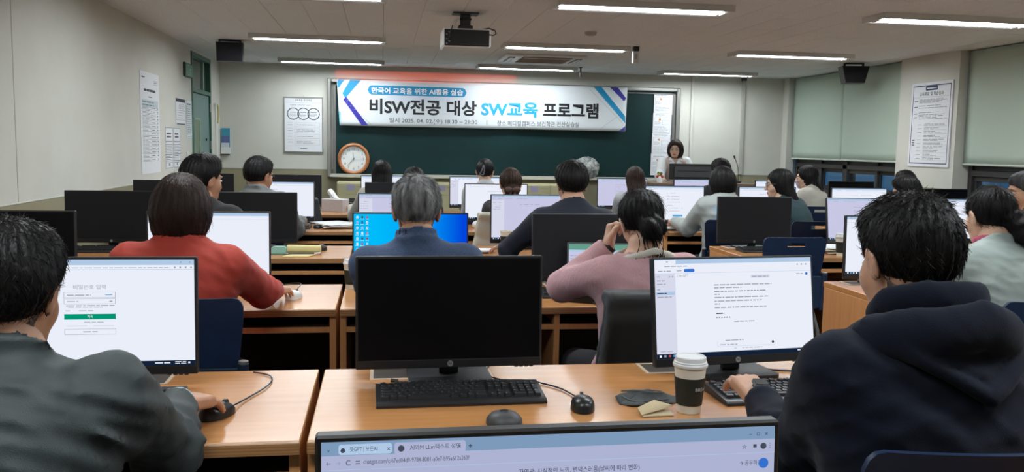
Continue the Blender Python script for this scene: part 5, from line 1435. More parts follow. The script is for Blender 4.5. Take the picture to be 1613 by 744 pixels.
W_M = ([-.12, 0, .2, .45, .68, .82, .90, .97, 1.04, 1.12], [.165, .175, .165, .175, .195, .198, .176, .118, .070, .056], [.115, .125, .118, .122, .124, .108, .092, .074, .058, .052])
W_F = ([-.12, 0, .2, .45, .68, .82, .90, .97, 1.04, 1.12], [.172, .178, .148, .155, .17, .17, .142, .09, .056, .05], [.115, .122, .105, .112, .115, .098, .082, .066, .052, .047])
def ik(sh, wr, l1, l2, pole):
    d = wr - sh; L = np.linalg.norm(d)
    if L > (l1 + l2) * .995: wr = sh + d / L * (l1 + l2) * .995; d = wr - sh; L = np.linalg.norm(d)
    x = (l1 * l1 - l2 * l2 + L * L) / (2 * L); hgt = math.sqrt(max(l1 * l1 - x * x, 0)); u = d / L
    p = pole - u * (pole @ u); p = p / np.linalg.norm(p)
    return sh + u * x + p * hgt, wr

trouser_cache = {}
CTX = {}
def lower_mesh(kind):
    if kind in trouser_cache: return trouser_cache[kind]
    def f(P):
        Q = P.copy(); Q[:, 0] = np.abs(Q[:, 0])
        if kind == 'stand':
            d = rcone(Q, (.085, 0, .86), (.095, .0, .47), .092, .066); d = smin(d, rcone(Q, (.095, 0, .47), (.10, -.02, .10), .064, .055), .03); return smin(d, ell(P, (0, 0, .90), (.16, .115, .11)), .04)
        d = rcone(Q, (.09, .02, .515), (.105, .43, .465), .088, .064); d = smin(d, rcone(Q, (.105, .43, .465), (.105, .40, .10), .064, .052), .02)
        return smin(d, ell(P, (0, 0, .53), (.17, .125, .095)), .05) + .003 * wob(P, 3, 30)
    lo, hi = ((-.3, -.2, .02), (.3, .6, .7)) if kind != 'stand' else ((-.3, -.2, .02), (.3, .2, 1.05))
    V, F = surfnet(f, lo, hi, .016)
    def s(P):
        Q = P.copy(); Q[:, 0] = np.abs(Q[:, 0]); oy = .40 if kind != 'stand' else -.02
        d = ell(Q, (.105, oy + .06, .045), (.045, .125, .045)); d = smin(d, rcone(Q, (.105, oy, .05), (.105, oy, .11), .045, .045), .02)
        return np.maximum(d, .004 - P[:, 2])
    V2, F2 = surfnet(s, (-.2, .1 if kind != 'stand' else -.25, -.02), (.2, .65 if kind != 'stand' else .25, .2), .011)
    trouser_cache[kind] = (V, F, V2, F2)
    return trouser_cache[kind]
m_trs = mat('trousers_dark', (.018, .018, .022), .8, bump=.2, bscale=400); m_shoe = mat('shoe_black', (.012, .012, .012), .4)

def person(label, hip, head, yaw=0.0, hyaw=0.0, hpitch=8, hroll=0, sex='m', top=None, topname='jacket', hair='short', hmat=None, skin='a', hands=None, collar=None, res=.016, infl=.014, folds=.004, hres=.0058, nstr=0, extra=None, seed=1, hs=1.0, ffreq=38, sh=1.0, trouser=None, stand=False, arms=None, hvol=1.0, slift=.0004, al=1.0, cuff=None, neckcut=.012, shz=.845):
    """hip (x, y): seat point. head (x, y, ztop). hands: {'L':(x,y,z,dirx,diry,pose), 'R':...} in world space"""
    if sex == 'f': hs = hs * .955
    O = np.array([hip[0], hip[1], 0.0])
    def W(p): return np.asarray(p, float) - O                      # world -> person space (person space is unrotated)
    Ry = rot(yaw); RT, FW = Ry[:, 0], Ry[:, 1]
    zc = head[2] - .132 * hs
    hc = W((head[0], head[1], zc)).astype(np.float32)
    Rh = rot(yaw + hyaw, hpitch, hroll)
    nb = hc + A(0, 0, -.116 * hs) - FW * .042                       # neck base
    hb = A(0, 0, .53 if not stand else .93)
    prof = W_M if sex == 'm' else W_F
    ax = nb - hb; L = float(np.linalg.norm(ax)); up = ax / L
    rt = RT - up * float(RT @ up); rt = rt / np.linalg.norm(rt); fw = np.cross(up, rt)
    if fw @ FW < 0: fw = -fw
    sl = L / .50
    shw = (.172 if sex == 'm' else .150) * sh
    def torso(P, inf=0.0):
        q = P - hb; w = (q @ up) / L; u = q @ rt; v = q @ fw - (-.03 * np.sin(np.clip(w, 0, 1) * pi))
        a = np.interp(w, prof[0], prof[1]).astype(np.float32) * sh + inf; b = np.interp(w, prof[0], prof[2]).astype(np.float32) + inf
        k = ((np.abs(u) / a) ** 2.3 + (np.abs(v) / b) ** 2.3) ** (1 / 2.3)
        return np.maximum((k - 1) * np.minimum(a, b) * .9, np.maximum((w - 1.10) * L, (-w - .14) * L))
    arm = {}
    for s, sg in (('L', -1), ('R', 1)):
        S_ = hb + up * (L * shz) + rt * sg * shw - fw * .01
        if hands and s in hands and hands[s] is not None:
            t = hands[s]; wr = W(t[:3]).astype(np.float32); hd = A(t[3], t[4], t[6] if len(t) > 6 else -.05); pose = t[5]
        else:
            wr = (S_ + FW * .36 + rt * sg * (-.05) + A(0, 0, -.27)).astype(np.float32) if not stand else (S_ + FW * .22 + A(0, 0, -.38)); 
            wr[2] = max(wr[2], .775 if not stand else 0); hd = FW - rt * sg * .25; pose = 'type'
        pole = (-FW * .45 + rt * sg * .25 + A(0, 0, -1)).astype(np.float32)
        if arms and s in arms: pole = A(*arms[s])
        El, wr = ik(S_, wr, .285 * sl ** .5 * al, .255 * sl ** .5 * al, pole)
        arm[s] = (S_, El, wr, hd / np.linalg.norm(hd), pose)
    def arms_sdf(P, d, r0, r1, r2, k=.045):
        for s in 'LR':
            a, e, w_, hd, _ = arm[s]
            d = smin(d, rcone(P, a, e, r0, r1), k); d = smin(d, rcone(P, e, w_, r1, r2), .025)
        return d
    allp = np.stack([hb, nb] + [q for s in 'LR' for q in arm[s][:3]])
    lo = allp.min(0) - .24; hi = allp.max(0) + .24; lo[2] = min(lo[2], hb[2] - .14)
    # body: torso and arms, head, hands in one mesh
    def bare(P):
        d = torso(P, -.004); d = arms_sdf(P, d, .046, .036, .026)
        return smin(d, rcone(P, hc + Rh @ A(0, -.03, -.06) * hs, nb + up * .0, .054 * hs, .062 * hs), .03)
    bres = .02 if neckcut < .03 else .009
    V, F = surfnet(bare, lo, hi, bres)
    parts = [(V, F, 0)]
    n0 = hc + Rh @ A(0, -.026, -.055) * hs
    def neck(P): return smin(rcone(P, n0, nb + fw * .004, .053 * hs, .056 * hs), rcone(P, nb, nb - up * .05, .056 * hs, .085 * hs), .04)
    V, F = surfnet(neck, np.minimum(n0, nb) - .15, np.maximum(n0, nb) + .12, .008); parts.append((V, F, 0))
    hv = (HEADV * hs) @ Rh.T + hc
    parts.append((hv, HEADF, LIPS.astype(np.int32)))
    for s in 'LR':
        a, e, w_, hd, pose = arm[s]
        hv2, hf2 = HANDS[pose]; hv2 = hv2.copy()
        upv = np.array([0, 0, 1.0]) if not (hands and s in hands and hands[s] is not None and len(hands[s]) > 7) else np.array(hands[s][7], float)
        y_ = hd; z_ = upv - y_ * (upv @ y_); z_ /= np.linalg.norm(z_); x_ = np.cross(y_, z_)
        if s == 'L': hv2[:, 0] *= -1; hf2 = np.asarray(hf2)[:, ::-1]
        k_ = hs * (1.0 if sex == 'm' else .95)
        parts.append(((hv2 * k_) @ np.stack([x_, y_, z_]) + w_, hf2, 0))
    sk = SKIN[skin]
    me = np_mesh('person', parts, [sk, m_lips])
    o = ob('person', me, None, tuple(O)); tag(o, label, 'person')
    # garment
    def garment(P):
        d = torso(P, infl)
        if not (stand and topname == 'vest'): d = arms_sdf(P, d, .056 + infl * .8, .046 + infl * .8, .033 + infl * .6)
        if folds > 0:
            d = d - folds * fold(P, seed, ffreq, (.35, .2, 1)) - folds * .5 * wob(P, seed + 4, ffreq * .8)
            for s in 'LR':
                a, e, w_, hd, _ = arm[s]
                dd = np.sqrt(((P - e) ** 2).sum(1)); u_ = (w_ - a) / (np.linalg.norm(w_ - a) + 1e-6)
                d = d - folds * 1.3 * np.exp(-(dd / .10) ** 2) * (np.sin(P @ (u_ * 85).astype(np.float32) + 4 * wob(P, seed + 7, 26)) * .7)
        for s in 'LR':                                          # flat cuffs
            a, e, w_, hd, _ = arm[s]; n_ = ((w_ - e) / np.linalg.norm(w_ - e)).astype(np.float32)
            near = np.sqrt(((P - w_) ** 2).sum(1)) - .13
            d = np.maximum(d, np.minimum((P - w_) @ n_ + .004, 1) + np.where(near > 0, -10, 0))
        nk = (up * .9 + fw * .45).astype(np.float32); nk = nk / np.linalg.norm(nk)
        d = np.maximum(d, np.where(((P - nb) ** 2).sum(1) < .17 ** 2, (P - (nb + up * neckcut * -1 + up * .03)) @ nk, -1)) if neckcut < .03 else np.maximum(d, -rcone(P, nb - up * .02 + fw * .02, nb + up * .2, neckcut * 1.9, neckcut * 1.9))
        if collar:
            q = P - nb; w_ = q @ up; u = q @ rt; v = q @ fw
            ra, rb, h0, h1, th = collar
            a = ra * (1 + .10 * np.clip(-w_ / .05, -1, 1)); b = rb * (1 + .10 * np.clip(-w_ / .05, -1, 1))
            e_ = np.sqrt((u / a) ** 2 + ((v - .012) / b) ** 2); sh_ = np.abs(e_ - 1) * min(ra, rb) - th
            tw = w_ + .35 * v
            sh_ = np.maximum(sh_, np.maximum(tw - h1, h0 - tw)); d = smin(d, sh_, .006)
        return d
    glo = lo.copy(); ghi = hi.copy()
    V, F = surfnet(garment, glo, ghi, res)
    go = ob(topname, np_mesh(topname, [(V, F, 0)], [top]), o)
    # legs and shoes
    kind = 'stand' if stand else 'sit'
    V, F, V2, F2 = lower_mesh(kind)
    key = (kind, id(trouser or m_trs))
    if key not in trouser_cache: trouser_cache[key] = (np_mesh('trousers', [(V, F, 0)], [trouser or m_trs]), np_mesh('shoes', [(V2, F2, 0)], [m_shoe]))
    t1, t2 = trouser_cache[key]
    for nm, mm in (('trousers', t1), ('shoes', t2)): q = ob(nm, mm, o); q.rotation_euler = (0, 0, R_(yaw))
    # hair
    if hair:
        V, F = surfnet(hair_sdf(hair, seed, hvol), (-.19, -.22, -.36 if hair == 'long' else -.2), (.19, .15, .17), hres)
        hm = Matrix([list(Rh[0] * hs) + [hc[0]], list(Rh[1] * hs) + [hc[1]], list(Rh[2] * hs) + [hc[2]], [0, 0, 0, 1]])
        ho = ob('hair', np_mesh('hair', [(V, F, 0)], [hmat or H_BLACK]), o); ho.matrix_local = hm
        if nstr:
            SV, SF = strands(V, F, seed, nstr, .020 if hair in ('short', 'crop') else .040, slift, .0006)
            so_ = ob('loose_strands', np_mesh('loose_strands', [(SV, SF, 0)], [hmat or H_BLACK]), ho); so_['kind'] = 'stuff'
    # eyes and brows
    hm = Matrix([list(Rh[0] * hs) + [hc[0]], list(Rh[1] * hs) + [hc[1]], list(Rh[2] * hs) + [hc[2]], [0, 0, 0, 1]])
    for sg in (-1, 1):
        e = ob('eye', EYE, o); e.matrix_local = hm @ Matrix.Translation((sg * .0315, .0815, .002))
        b = ob('eyebrow', BROW[sg], o); b.matrix_local = hm
    CTX['torso'] = torso; CTX['infl'] = infl
    if extra: extra(o, hm, arm, nb, (rt, fw, up))
    return o
e_ = MB(); e_.sph((0, 0, 0), (.0125, .0125, .0085), 12, 0); e_.m = [1 if (abs(sum(e_.v[i][0] for i in f) / len(f)) < .0055 and sum(e_.v[i][1] for i in f) / len(f) > .008) else 0 for f in e_.f]
EYE = e_.mesh('eye', [m_eye, m_iris])
BROW = {s: MB().tube([(s * .015, .0965, .021), (s * .031, .0955, .0265), (s * .046, .083, .022)], [.003, .0036, .0015], 6, flat=.6).mesh('eyebrow', H_BLACK) for s in (-1, 1)}
def glasses(mt):
    def f(o, hm, arm, nb, fr):
        g = MB()
        for s in (-1, 1):
            pts = [(s * .032 + .0215 * math.cos(a), .1035 - .010 * abs(math.cos(a)) * (1 if math.cos(a) * s > 0 else 0), .0 + .0165 * math.sin(a)) for a in [2 * pi * k / 16 for k in range(17)]]
            g.tube(pts, .0016, 6, cap=False); g.tube([(s * .0535, .094, .006), (s * .080, .05, .008), (s * .086, -.005, .008), (s * .083, -.03, -.012)], .0015, 6)
        g.tube([(-.011, .1045, .004), (0, .1055, .006), (.011, .1045, .004)], .0015, 6)
        q = g.build('glasses', mt, o); q.matrix_local = hm
        l = MB()
        for s in (-1, 1): l.lathe([(.0205, 0), (.0205, .0006)], 16, 0, (0, 0, 0), 'Y'); l.v[-32:] = [(x + s * .032, y + .1 - .12 * max(0, x * s), z * .78) for x, y, z in l.v[-32:]]
        q2 = l.build('lens', m_glass, q)
    return f
def both(*fs):
    def f(*a):
        for g in fs: g(*a)
    return f
# ------------------------------------------------------------------ the people in the room
def cloth(name, col, rough=.8, **k): return mat(name, col, rough, sheen=k.pop('sheen', .2) * .25, bump=k.pop('bump', .25), bscale=k.pop('bscale', 500), wrinkle=k.pop('wrinkle', .5), **k)
def sdf_part(o, name, fn, lo, hi, h, m):
    V, F = surfnet(fn, lo, hi, h)
    return ob(name, np_mesh(name, [(V, F, 0)], [m]), o)
def wrist_band(s, name, m, r=.036, wd=.016, off=-.012, face=None, th=.003):
    def f(o, hm, arm, nb, fr):
        a, e, w_, hd, pose = arm[s]
        d = Vector(((w_ - e) / np.linalg.norm(w_ - e)).tolist()); c = Vector(w_.tolist()) + d * off
        g = MB(); M = d.to_track_quat('Z', 'Y').to_matrix().to_4x4(); M.translation = c
        g.lathe([(r - th, -wd / 2), (r, -wd / 2), (r, wd / 2), (r - th, wd / 2), (r - th, -wd / 2)], 20)
        g.v = [tuple(M @ Vector(q)) for q in g.v]; q = g.build(name, m, o)
        if face is not None:
            z = Vector((0, 0, 1)); z = (z - d * z.dot(d)).normalized(); x = d.cross(z)
            Mf = Matrix((x, d, z)).transposed().to_4x4(); Mf.translation = c + z * (r + .001)
            b = MB().box(-.019, .019, -.0205, .0205, -.004, .006, .004); b.v = [tuple(Mf @ Vector(p)) for p in b.v]; b.build('watch_case', face, q)
            b = MB().box(-.016, .016, -.0175, .0175, .0055, .0072, .001); b.v = [tuple(Mf @ Vector(p)) for p in b.v]; b.build('watch_glass', m_off, q)
    return f

def nape(col=(.085, .05, .036)):
    def g(o, hm, arm, nb, fr):
        def f(P):
            x, y, z = P[:, 0], P[:, 1], P[:, 2]
            line = (z - (.055 + .87 * (y - .085))) / 1.32
            d = np.maximum(head_sdf(P) - .0020, np.maximum(line - .006, -line - .026 + .004 * wob(P, 3, 120)))
            return np.maximum(d, y + .020)
        q = sdf_part(o, 'cropped_nape_hair', f, (-.1, -.14, -.16), (.1, .02, .03), .0052, mat('stubble', col, .7, var=.5, vscale=160)); q.matrix_local = hm
    return g
# man in a dark green jacket, near left
C_GREEN = cloth('jacket_dark_green', (.026, .036, .037), .65, sheen=.1, wrinkle=.8)
p = person('man in a dark grey-green jacket seen from behind at the lower left, hand on mouse', (-.70, 1.50), (-.66, 1.66, 1.247), 2, -6, 10, 0, 'm', C_GREEN, 'jacket', 'short', H_BLACK, 'c',
       {'R': (-.465, 2.055, .792, .52, .80, 'flat', -.12), 'L': (-.86, 2.0, .785, .2, 1, 'type')}, (.070, .072, -.03, .040, .007), .0095, .022, .014, .0042, 2400, both(nape(), wrist_band('R', 'shirt_cuff', cloth('cuff_pale_blue', (.42, .52, .56)), .0385, .03, -.004, None, .004)), 11, .97, 66, 1.06, arms={'R': (.45, -.35, -1.0)}, shz=.92)
chair(-.72, 1.44, 0, 'navy chair carrying the man in the dark green jacket')

# man in a navy hoodie, near right
C_HOOD = cloth('hoodie_navy', (.0050, .0078, .0170), .95, sheen=.2, spec=.2)
def hood(o, hm, arm, nb, fr):
    rt, fw, up = fr
    c = nb + up * .005 - fw * .01
    tor, inf = CTX['torso'], CTX['infl']
    def f(P):
        q = P - c; u, v, w = q @ rt, q @ fw, q @ up
        back = np.clip((-v + .03) / .10, 0, 1)
        e = np.sqrt((u / .092) ** 2 + ((v + .004) / .086) ** 2)
        ring = np.sqrt(((e - 1) * .090) ** 2 + ((w - (.030 + .020 * back - .35 * np.clip(v, 0, 1))) * .62) ** 2) - (.014 + .007 * back)
        e2 = np.sqrt((u / .138) ** 2 + ((v + .010) / .130) ** 2)
        ring2 = np.sqrt(((e2 - 1) * .130) ** 2 + ((w - (-.002 + .012 * back - .22 * np.abs(u) - .5 * np.clip(v, 0, 1))) * .7) ** 2) - (.020 + .012 * back)
        t = tor(P, inf + .016)
        bot = -.135 + .55 * np.abs(u - .01) + .8 * np.clip(np.abs(u) - .12, 0, 1)
        bag = smax(np.abs(t) - .020, np.maximum(bot - w, w - .02), .030)
        bag = np.maximum(bag, v + .02)
        cr = np.abs(np.sin((w - .55 * np.abs(u)) * 52 + 1.0 + 1.3 * wob(P, 4, 16)))
        bag = bag + .008 * (1 - cr) ** 3
        d = smin(smin(ring2, bag, .014), ring, .006)
        return d - .003 * fold(P, 5, 46, (.5, .1, 1))
    sdf_part(o, 'hood', f, c - .26, c + .22, .0065, C_HOOD)
p = person('man in a navy hoodie and smartwatch seen from behind at the lower right', (1.0, 1.47), (1.018, 1.555, 1.318), 8, -6, 12, 2, 'm', C_HOOD, 'hoodie', 'short', H_BLACK, 'a',
       {'L': (.925, 1.965, .790, -.22, 1, 'type', .42), 'R': (1.24, 2.05, .79, -.1, 1, 'type')}, None, .0095, .022, .011, .0042, 2600, both(nape(), hood, wrist_band('L', 'watch_strap', m_black, .0335, .022, .022, m_dark)), 23, .98, 50, 1.04, al=1.1, arms={'L': (-.05, -.15, -1.0)}, hvol=.8)
chair(1.0, 1.46, -6, 'navy chair back along the bottom right edge behind the navy hoodie', 1.05)

# woman in red
C_RED = cloth('blazer_red', (.40, .035, .018), .75, sheen=.15)
m_redt = cloth('trousers_red', (.33, .025, .018), .8)
p = person('woman in a red blazer with a dark brown bob, second row left', (-.72, 3.20), (-.705, 3.26, 1.285), 0, -4, 8, 0, 'f', C_RED, 'blazer', 'bob', H_DARK, 'b',
       {'R': (-.44, 3.70, .785, .30, .75, 'flat', -.10), 'L': (-.92, 3.72, .785, .1, 1, 'type')}, (.062, .066, -.03, .026, .006), .011, .020, .006, .005, 900, both(wrist_band('R', 'white_cuff', cloth('cuff_white', (.72, .72, .70)), .039, .036, .012, None, .004)), 31, 1.0, 62, 1.10, m_redt, arms={'R': (.7, -.4, -1)})
chair(-.66, 3.20, 0, 'navy chair behind the woman in red')

# grey-haired man
C_NAVYJ = cloth('jacket_blue_linen', (.040, .068, .135), .85, var=.25, vscale=220)
p = person('grey-haired man in a blue linen jacket before the blue desktop', (.145, 3.22), (.13, 3.22, 1.285), 0, 0, 12, 0, 'm', C_NAVYJ, 'jacket', 'crop', H_GREY, 'c', None, (.076, .076, -.035, .058, .007), .010, .018, .005, .0042, 2600, both(nape((.16, .13, .115)), glasses(m_metal)), 41, 1.0, 70, 1.02, shz=.87, arms={'L': (.35, -.5, -1), 'R': (-.35, -.5, -1)}, slift=.004)
chair(.14, 3.20, 0, 'navy chair hidden under the grey-haired man')

# woman in pink
C_PINK = cloth('sweater_pink', (.50, .29, .31), .95, sheen=.5, bump=.9, bscale=130, stretch=(1, 1, .25))
def pink_extra(o, hm, arm, nb, fr):
    rt, fw, up = fr
    c = nb - up * .012
    def f(P):
        q = P - c; u, v, w = q @ rt, q @ fw, q @ up
        e = np.sqrt((u / .118) ** 2 + ((v - .01) / .093) ** 2); w0 = .012 - .25 * np.abs(u) + .02 * np.clip(-v / .1, 0, 1)
        return np.sqrt(((e - 1) * .1) ** 2 + ((w - w0) * .55) ** 2) - .0085
    sdf_part(o, 'neckband', f, c - .2, c + .2, .007, cloth('neckband_cream', (.58, .55, .48)))
    g = MB(); r = random.Random(3)
    for k in range(16):
        x = r.uniform(-.05, .05); a = [(x, -.085, -.05), (x * 1.1 + r.uniform(-.01, .01), -.095, -.10), (x * 1.2 + r.uniform(-.02, .02), -.085, -.15 - r.uniform(0, .06)), (x + r.uniform(-.03, .03), -.08, -.19 - r.uniform(0, .05))]
        g.tube(smooth(a, 4), [.0016] * 12 + [.0004], 5)
    q = g.build('loose_locks', H_BLACK, o); q.matrix_local = hm
p = person('woman in a pink knit sweater resting her cheek on her hand, second row', (1.01, 3.22), (1.0, 3.25, 1.245), 8, -10, 16, -6, 'f', C_PINK, 'sweater', 'bun', H_BLACK, 'b',
       {'L': (.90, 3.36, 1.01, .25, .25, 'fist', 1.0, (-.6, .4, .0)), 'R': (1.22, 3.72, .785, 0, 1, 'type')}, None, .010, .018, .004, .0045, 1600, both(pink_extra, wrist_band('L', 'dark_bracelet', m_black, .034, .02, -.0)), 53, 1.02, 40, 1.10, arms={'L': (-.9, .15, -.9)}, neckcut=.05)
pc = chair(.97, 3.06, 3, 'navy chair hung with a black coat behind the pink sweater')

# woman with tied-back hair at the right
C_MINT = cloth('jacket_pale_sage', (.34, .40, .375), .6, sheen=.1)
def scarf(o, hm, arm, nb, fr):
    rt, fw, up = fr; c = nb + up * .01
    def f(P):
        q = P - c; u, v, w = q @ rt, q @ fw, q @ up
        e = np.sqrt((u / .068) ** 2 + ((v - .01) / .066) ** 2); return np.sqrt(((e - 1) * .066) ** 2 + ((w - .012) * .6) ** 2) - .011 - .002 * wob(P, 3, 70)
    sdf_part(o, 'scarf', f, c - .12, c + .12, .007, cloth('scarf_rose', (.40, .06, .12)))
p = person('woman in a pale sage jacket with tied-back black hair at the right edge', (2.50, 3.12), (2.50, 3.27, 1.275), 8, -8, 10, 0, 'f', C_MINT, 'jacket', 'pony', H_BLACK, 'b', {'L': (2.30, 3.66, .785, -.1, 1, 'type'), 'R': (2.62, 3.72, .785, -.3, 1, 'type')}, None, .011, .026, .010, .0048, 1800, both(scarf), 61, 1.04, 64, 1.14)
chair(2.42, 2.98, -4, 'navy chair with grey seat at the right image edge')

# row three
C_BLK = cloth('top_black', (.012, .012, .014), .85)
person('dark-haired man turned to the right behind the woman in red', (-.96, 4.85), (-.955, 4.93, 1.325), -12, -30, 6, 0, 'm', C_BLK, 'jacket', 'short', H_BLACK, 'c', None, (.07, .07, -.03, .035, .007), .014, .016, .004, .0055, 700, None, 71, 1.03)
chair(-.95, 4.85, 0, 'navy chair under the dark-haired man behind the woman in red')
C_NSW = cloth('sweater_midnight', (.009, .013, .026), .85)
person('man in a midnight navy sweater, hand on the desk by a paper cup', (1.09, 4.85), (1.09, 4.93, 1.318), 3, 0, 8, 0, 'm', C_NSW, 'sweater', 'short', H_BLACK, 'a', {'L': (.80, 5.27, .785, -.75, .35, 'flat'), 'R': (1.25, 5.35, .785, 0, 1, 'type')}, (.064, .066, -.025, .022, .008), .013, .015, .005, .0052, 1000, both(nape(), wrist_band('L', 'watch_strap', m_black, .034, .02, .012), wrist_band('L', 'shirt_cuff', cloth('cuff_white', (.72, .72, .70)), .038, .016, -.004)), 77, 1.0, 32, 1.08, arms={'L': (-.8, -.5, -.6)})
chair(1.09, 4.85, 0, 'navy chair under the man in midnight sweater')
person('elderly man in glasses looking left at the right image edge', (4.10, 4.95), (4.08, 5.03, 1.295), 40, 38, 4, 0, 'm', cloth('jacket_charcoal', (.03, .03, .034)), 'jacket', 'crop', H_SALT, 'c', None, (.07, .07, -.03, .03, .007), .016, .016, .004, .0055, 700, glasses(mat('gold_frame', (.5, .4, .25), .3, .8)), 81)
chair(4.15, 4.85, 0, 'navy chair under the elderly man in glasses')
chair(2.49, 5.17, 1, 'empty navy chair with handle slot pushed in beside the aisle keyboard')
chair(.2, 4.95, 0, 'empty navy chair hidden behind the blue desktop monitor')

# row four
C_GPUF = cloth('puffer_grey', (.10, .105, .105), .55)
def puffy(period=26.0, amp=.010):
    return None
person('man in glasses and grey puffer jacket turned to the right on the left bank', (-.88, 6.42), (-.875, 6.55, 1.288), -12, -26, 8, 0, 'm', C_GPUF, 'puffer_jacket', 'short', H_BLACK, 'c', {'R': (-.62, 6.88, .80, .1, 1, 'type')}, (.066, .068, -.03, .03, .008), .014, .034, .012, .0055, 700, glasses(m_dark), 91, 1.02, 60, 1.05)
chair(-.86, 6.42, 0, 'navy chair under the man in grey puffer jacket')
person('woman with dark hair just above the grey-haired man, looking down', (.24, 6.45), (.245, 6.55, 1.232), 0, 0, 16, 0, 'f', C_BLK, 'top', 'half', H_BLACK, 'b', None, None, .018, .014, .004, .0065, 300, None, 95)
chair(.03, 6.45, 0, 'navy chair left of the blue desktop, two rows ahead')
C_PLAID = cloth('jacket_plaid', (.035, .030, .036), .85, var=.75, vscale=38)
def bow(o, hm, arm, nb, fr):
    g = MB()
    for s in (-1, 1): g.sph((s * .033, -.125, -.055), (.032, .012, .024), 12)
    g.sph((0, -.13, -.055), (.010, .012, .013), 10)
    for s in (-1, 1): g.prism([(s * .003, -.06), (s * .02, -.062), (s * .03, -.105), (s * .012, -.10)], -.130, -.122)
    q = g.build('hair_bow', cloth('bow_brown', (.07, .035, .025)), o); q.matrix_local = hm
person('woman with brown hair tied in a bow and plaid jacket', (.97, 6.38), (.97, 6.52, 1.24), 0, 0, 8, 0, 'f', C_PLAID, 'jacket', 'bow', H_BROWN, 'b', None, (.06, .062, -.03, .02, .007), .015, .018, .005, .0052, 700, bow, 99)
chair(.90, 6.20, 0, 'navy chair hung with a cream puffer coat')
C_DEN = cloth('jacket_pale_denim', (.33, .36, .35), .75)
def denim_extra(o, hm, arm, nb, fr):
    rt, fw, up = fr
    g = o.children
    for ch in g:
        if ch.name.startswith('denim_jacket'):
            me = ch.data; me.materials.append(cloth('denim_blue_panel', (.25, .37, .47)))
            n_ = len(me.polygons); c = np.empty(n_ * 3, np.float32); me.polygons.foreach_get('center', c); c = c.reshape(-1, 3)
            w = (c - nb) @ up; u = (c - nb) @ rt
            me.polygons.foreach_set('material_index', ((w < -.10 - .35 * (u + .12)) & (u > -.16)).astype(np.int32))
person('woman with a black bob in a pale denim jacket before the blue-button page', (2.66, 6.42), (2.66, 6.55, 1.275), 10, -6, 8, 0, 'f', C_DEN, 'denim_jacket', 'bob', H_BLACK, 'b', {'L': (2.42, 6.92, .80, .0, 1, 'type'), 'R': (2.8, 6.92, .8, 0, 1, 'type')}, (.064, .066, -.035, .03, .008), .014, .028, .008, .0055, 600, denim_extra, 103, 1.0, 34, 1.1)
chair(2.62, 6.42, -3, 'navy chair under the pale denim jacket')
C_TEAL = cloth('top_teal', (.008, .035, .042), .85)
person('woman in glasses and dark teal top in profile facing left', (3.30, 6.42), (3.14, 6.55, 1.262), 35, 34, 4, 0, 'f', C_TEAL, 'top', 'half', H_BLACK, 'b', {'R': (3.35, 6.9, .8, -.3, 1, 'type')}, None, .015, .016, .006, .0055, 600, glasses(m_black), 107)
chair(3.25, 6.33, 0, 'navy chair with handle slot behind the teal top')
person('person with messy black hair facing left beside the window-side screens', (4.28, 6.42), (4.24, 6.55, 1.215), 25, 22, 12, 0, 'm', C_BLK, 'top', 'short', H_BLACK, 'b', None, None, .018, .016, .004, .006, 500, glasses(m_metal), 111)
chair(4.28, 6.4, 0, 'navy chair under the messy-haired person by the windows')

# row five
person('woman with long straight black hair below the clock', (.02, 8.08), (.01, 8.2, 1.252), 0, 0, 6, 0, 'f', cloth('top_cream', (.45, .42, .38)), 'top', 'long', H_BLACK, 'b', {'L': (-.28, 8.52, .79, -.2, 1, 'type')}, None, .018, .016, .005, .006, 400, None, 121)
chair(.05, 8.05, 0, 'navy chair under the long-haired woman below the clock')
C_WHT = cloth('top_white', (.55, .56, .57), .85)
def claw(o, hm, arm, nb, fr):
    g = MB(); pts = [(-.03, -.135, -.04), (-.012, -.15, .0), (.0, -.142, .05), (.012, -.15, .0), (.004, -.14, -.045)]
    g.tube(smooth(pts, 4), .006, 8); g.tube([(-.03, -.135, -.04), (.004, -.14, -.045)], .005, 8)
    for k in range(4): g.tube([(-.018 + .002 * k, -.145, -.02 + .02 * k), (.006, -.13, -.02 + .02 * k)], .003, 6)
    q = g.build('hair_claw', mat('claw_grey', (.16, .17, .19), .3), o); q.matrix_local = hm
person('woman with a grey hair claw and white top in the front row', (.96, 8.05), (.975, 8.2, 1.28), 0, -14, 8, 4, 'f', C_WHT, 'top', 'claw', H_BLACK, 'b', None, None, .018, .016, .005, .006, 300, claw, 125)
chair(.97, 8.03, 0, 'navy chair under the claw-clip woman in the front row')
person('woman with shoulder-length brown hair and grey top near the lectern', (2.47, 8.05), (2.44, 8.2, 1.228), 0, 4, 6, 0, 'f', cloth('top_light_grey', (.36, .37, .39)), 'top', 'half', H_BROWN, 'b', None, None, .018, .02, .006, .006, 400, None, 131)
chair(2.47, 8.03, 0, 'navy chair under the brown-haired woman near the lectern')
person('man with short black hair behind the black bob, front row', (3.32, 8.05), (3.31, 8.2, 1.31), 6, 0, 6, 0, 'm', C_BLK, 'jacket', 'short', H_BLACK, 'a', None, None, .018, .022, .006, .006, 300, None, 135)
chair(3.32, 8.03, 0, 'navy chair under the short-haired man in the front row')
C_CRM = cloth('vest_cream_quilted', (.48, .46, .40), .8)
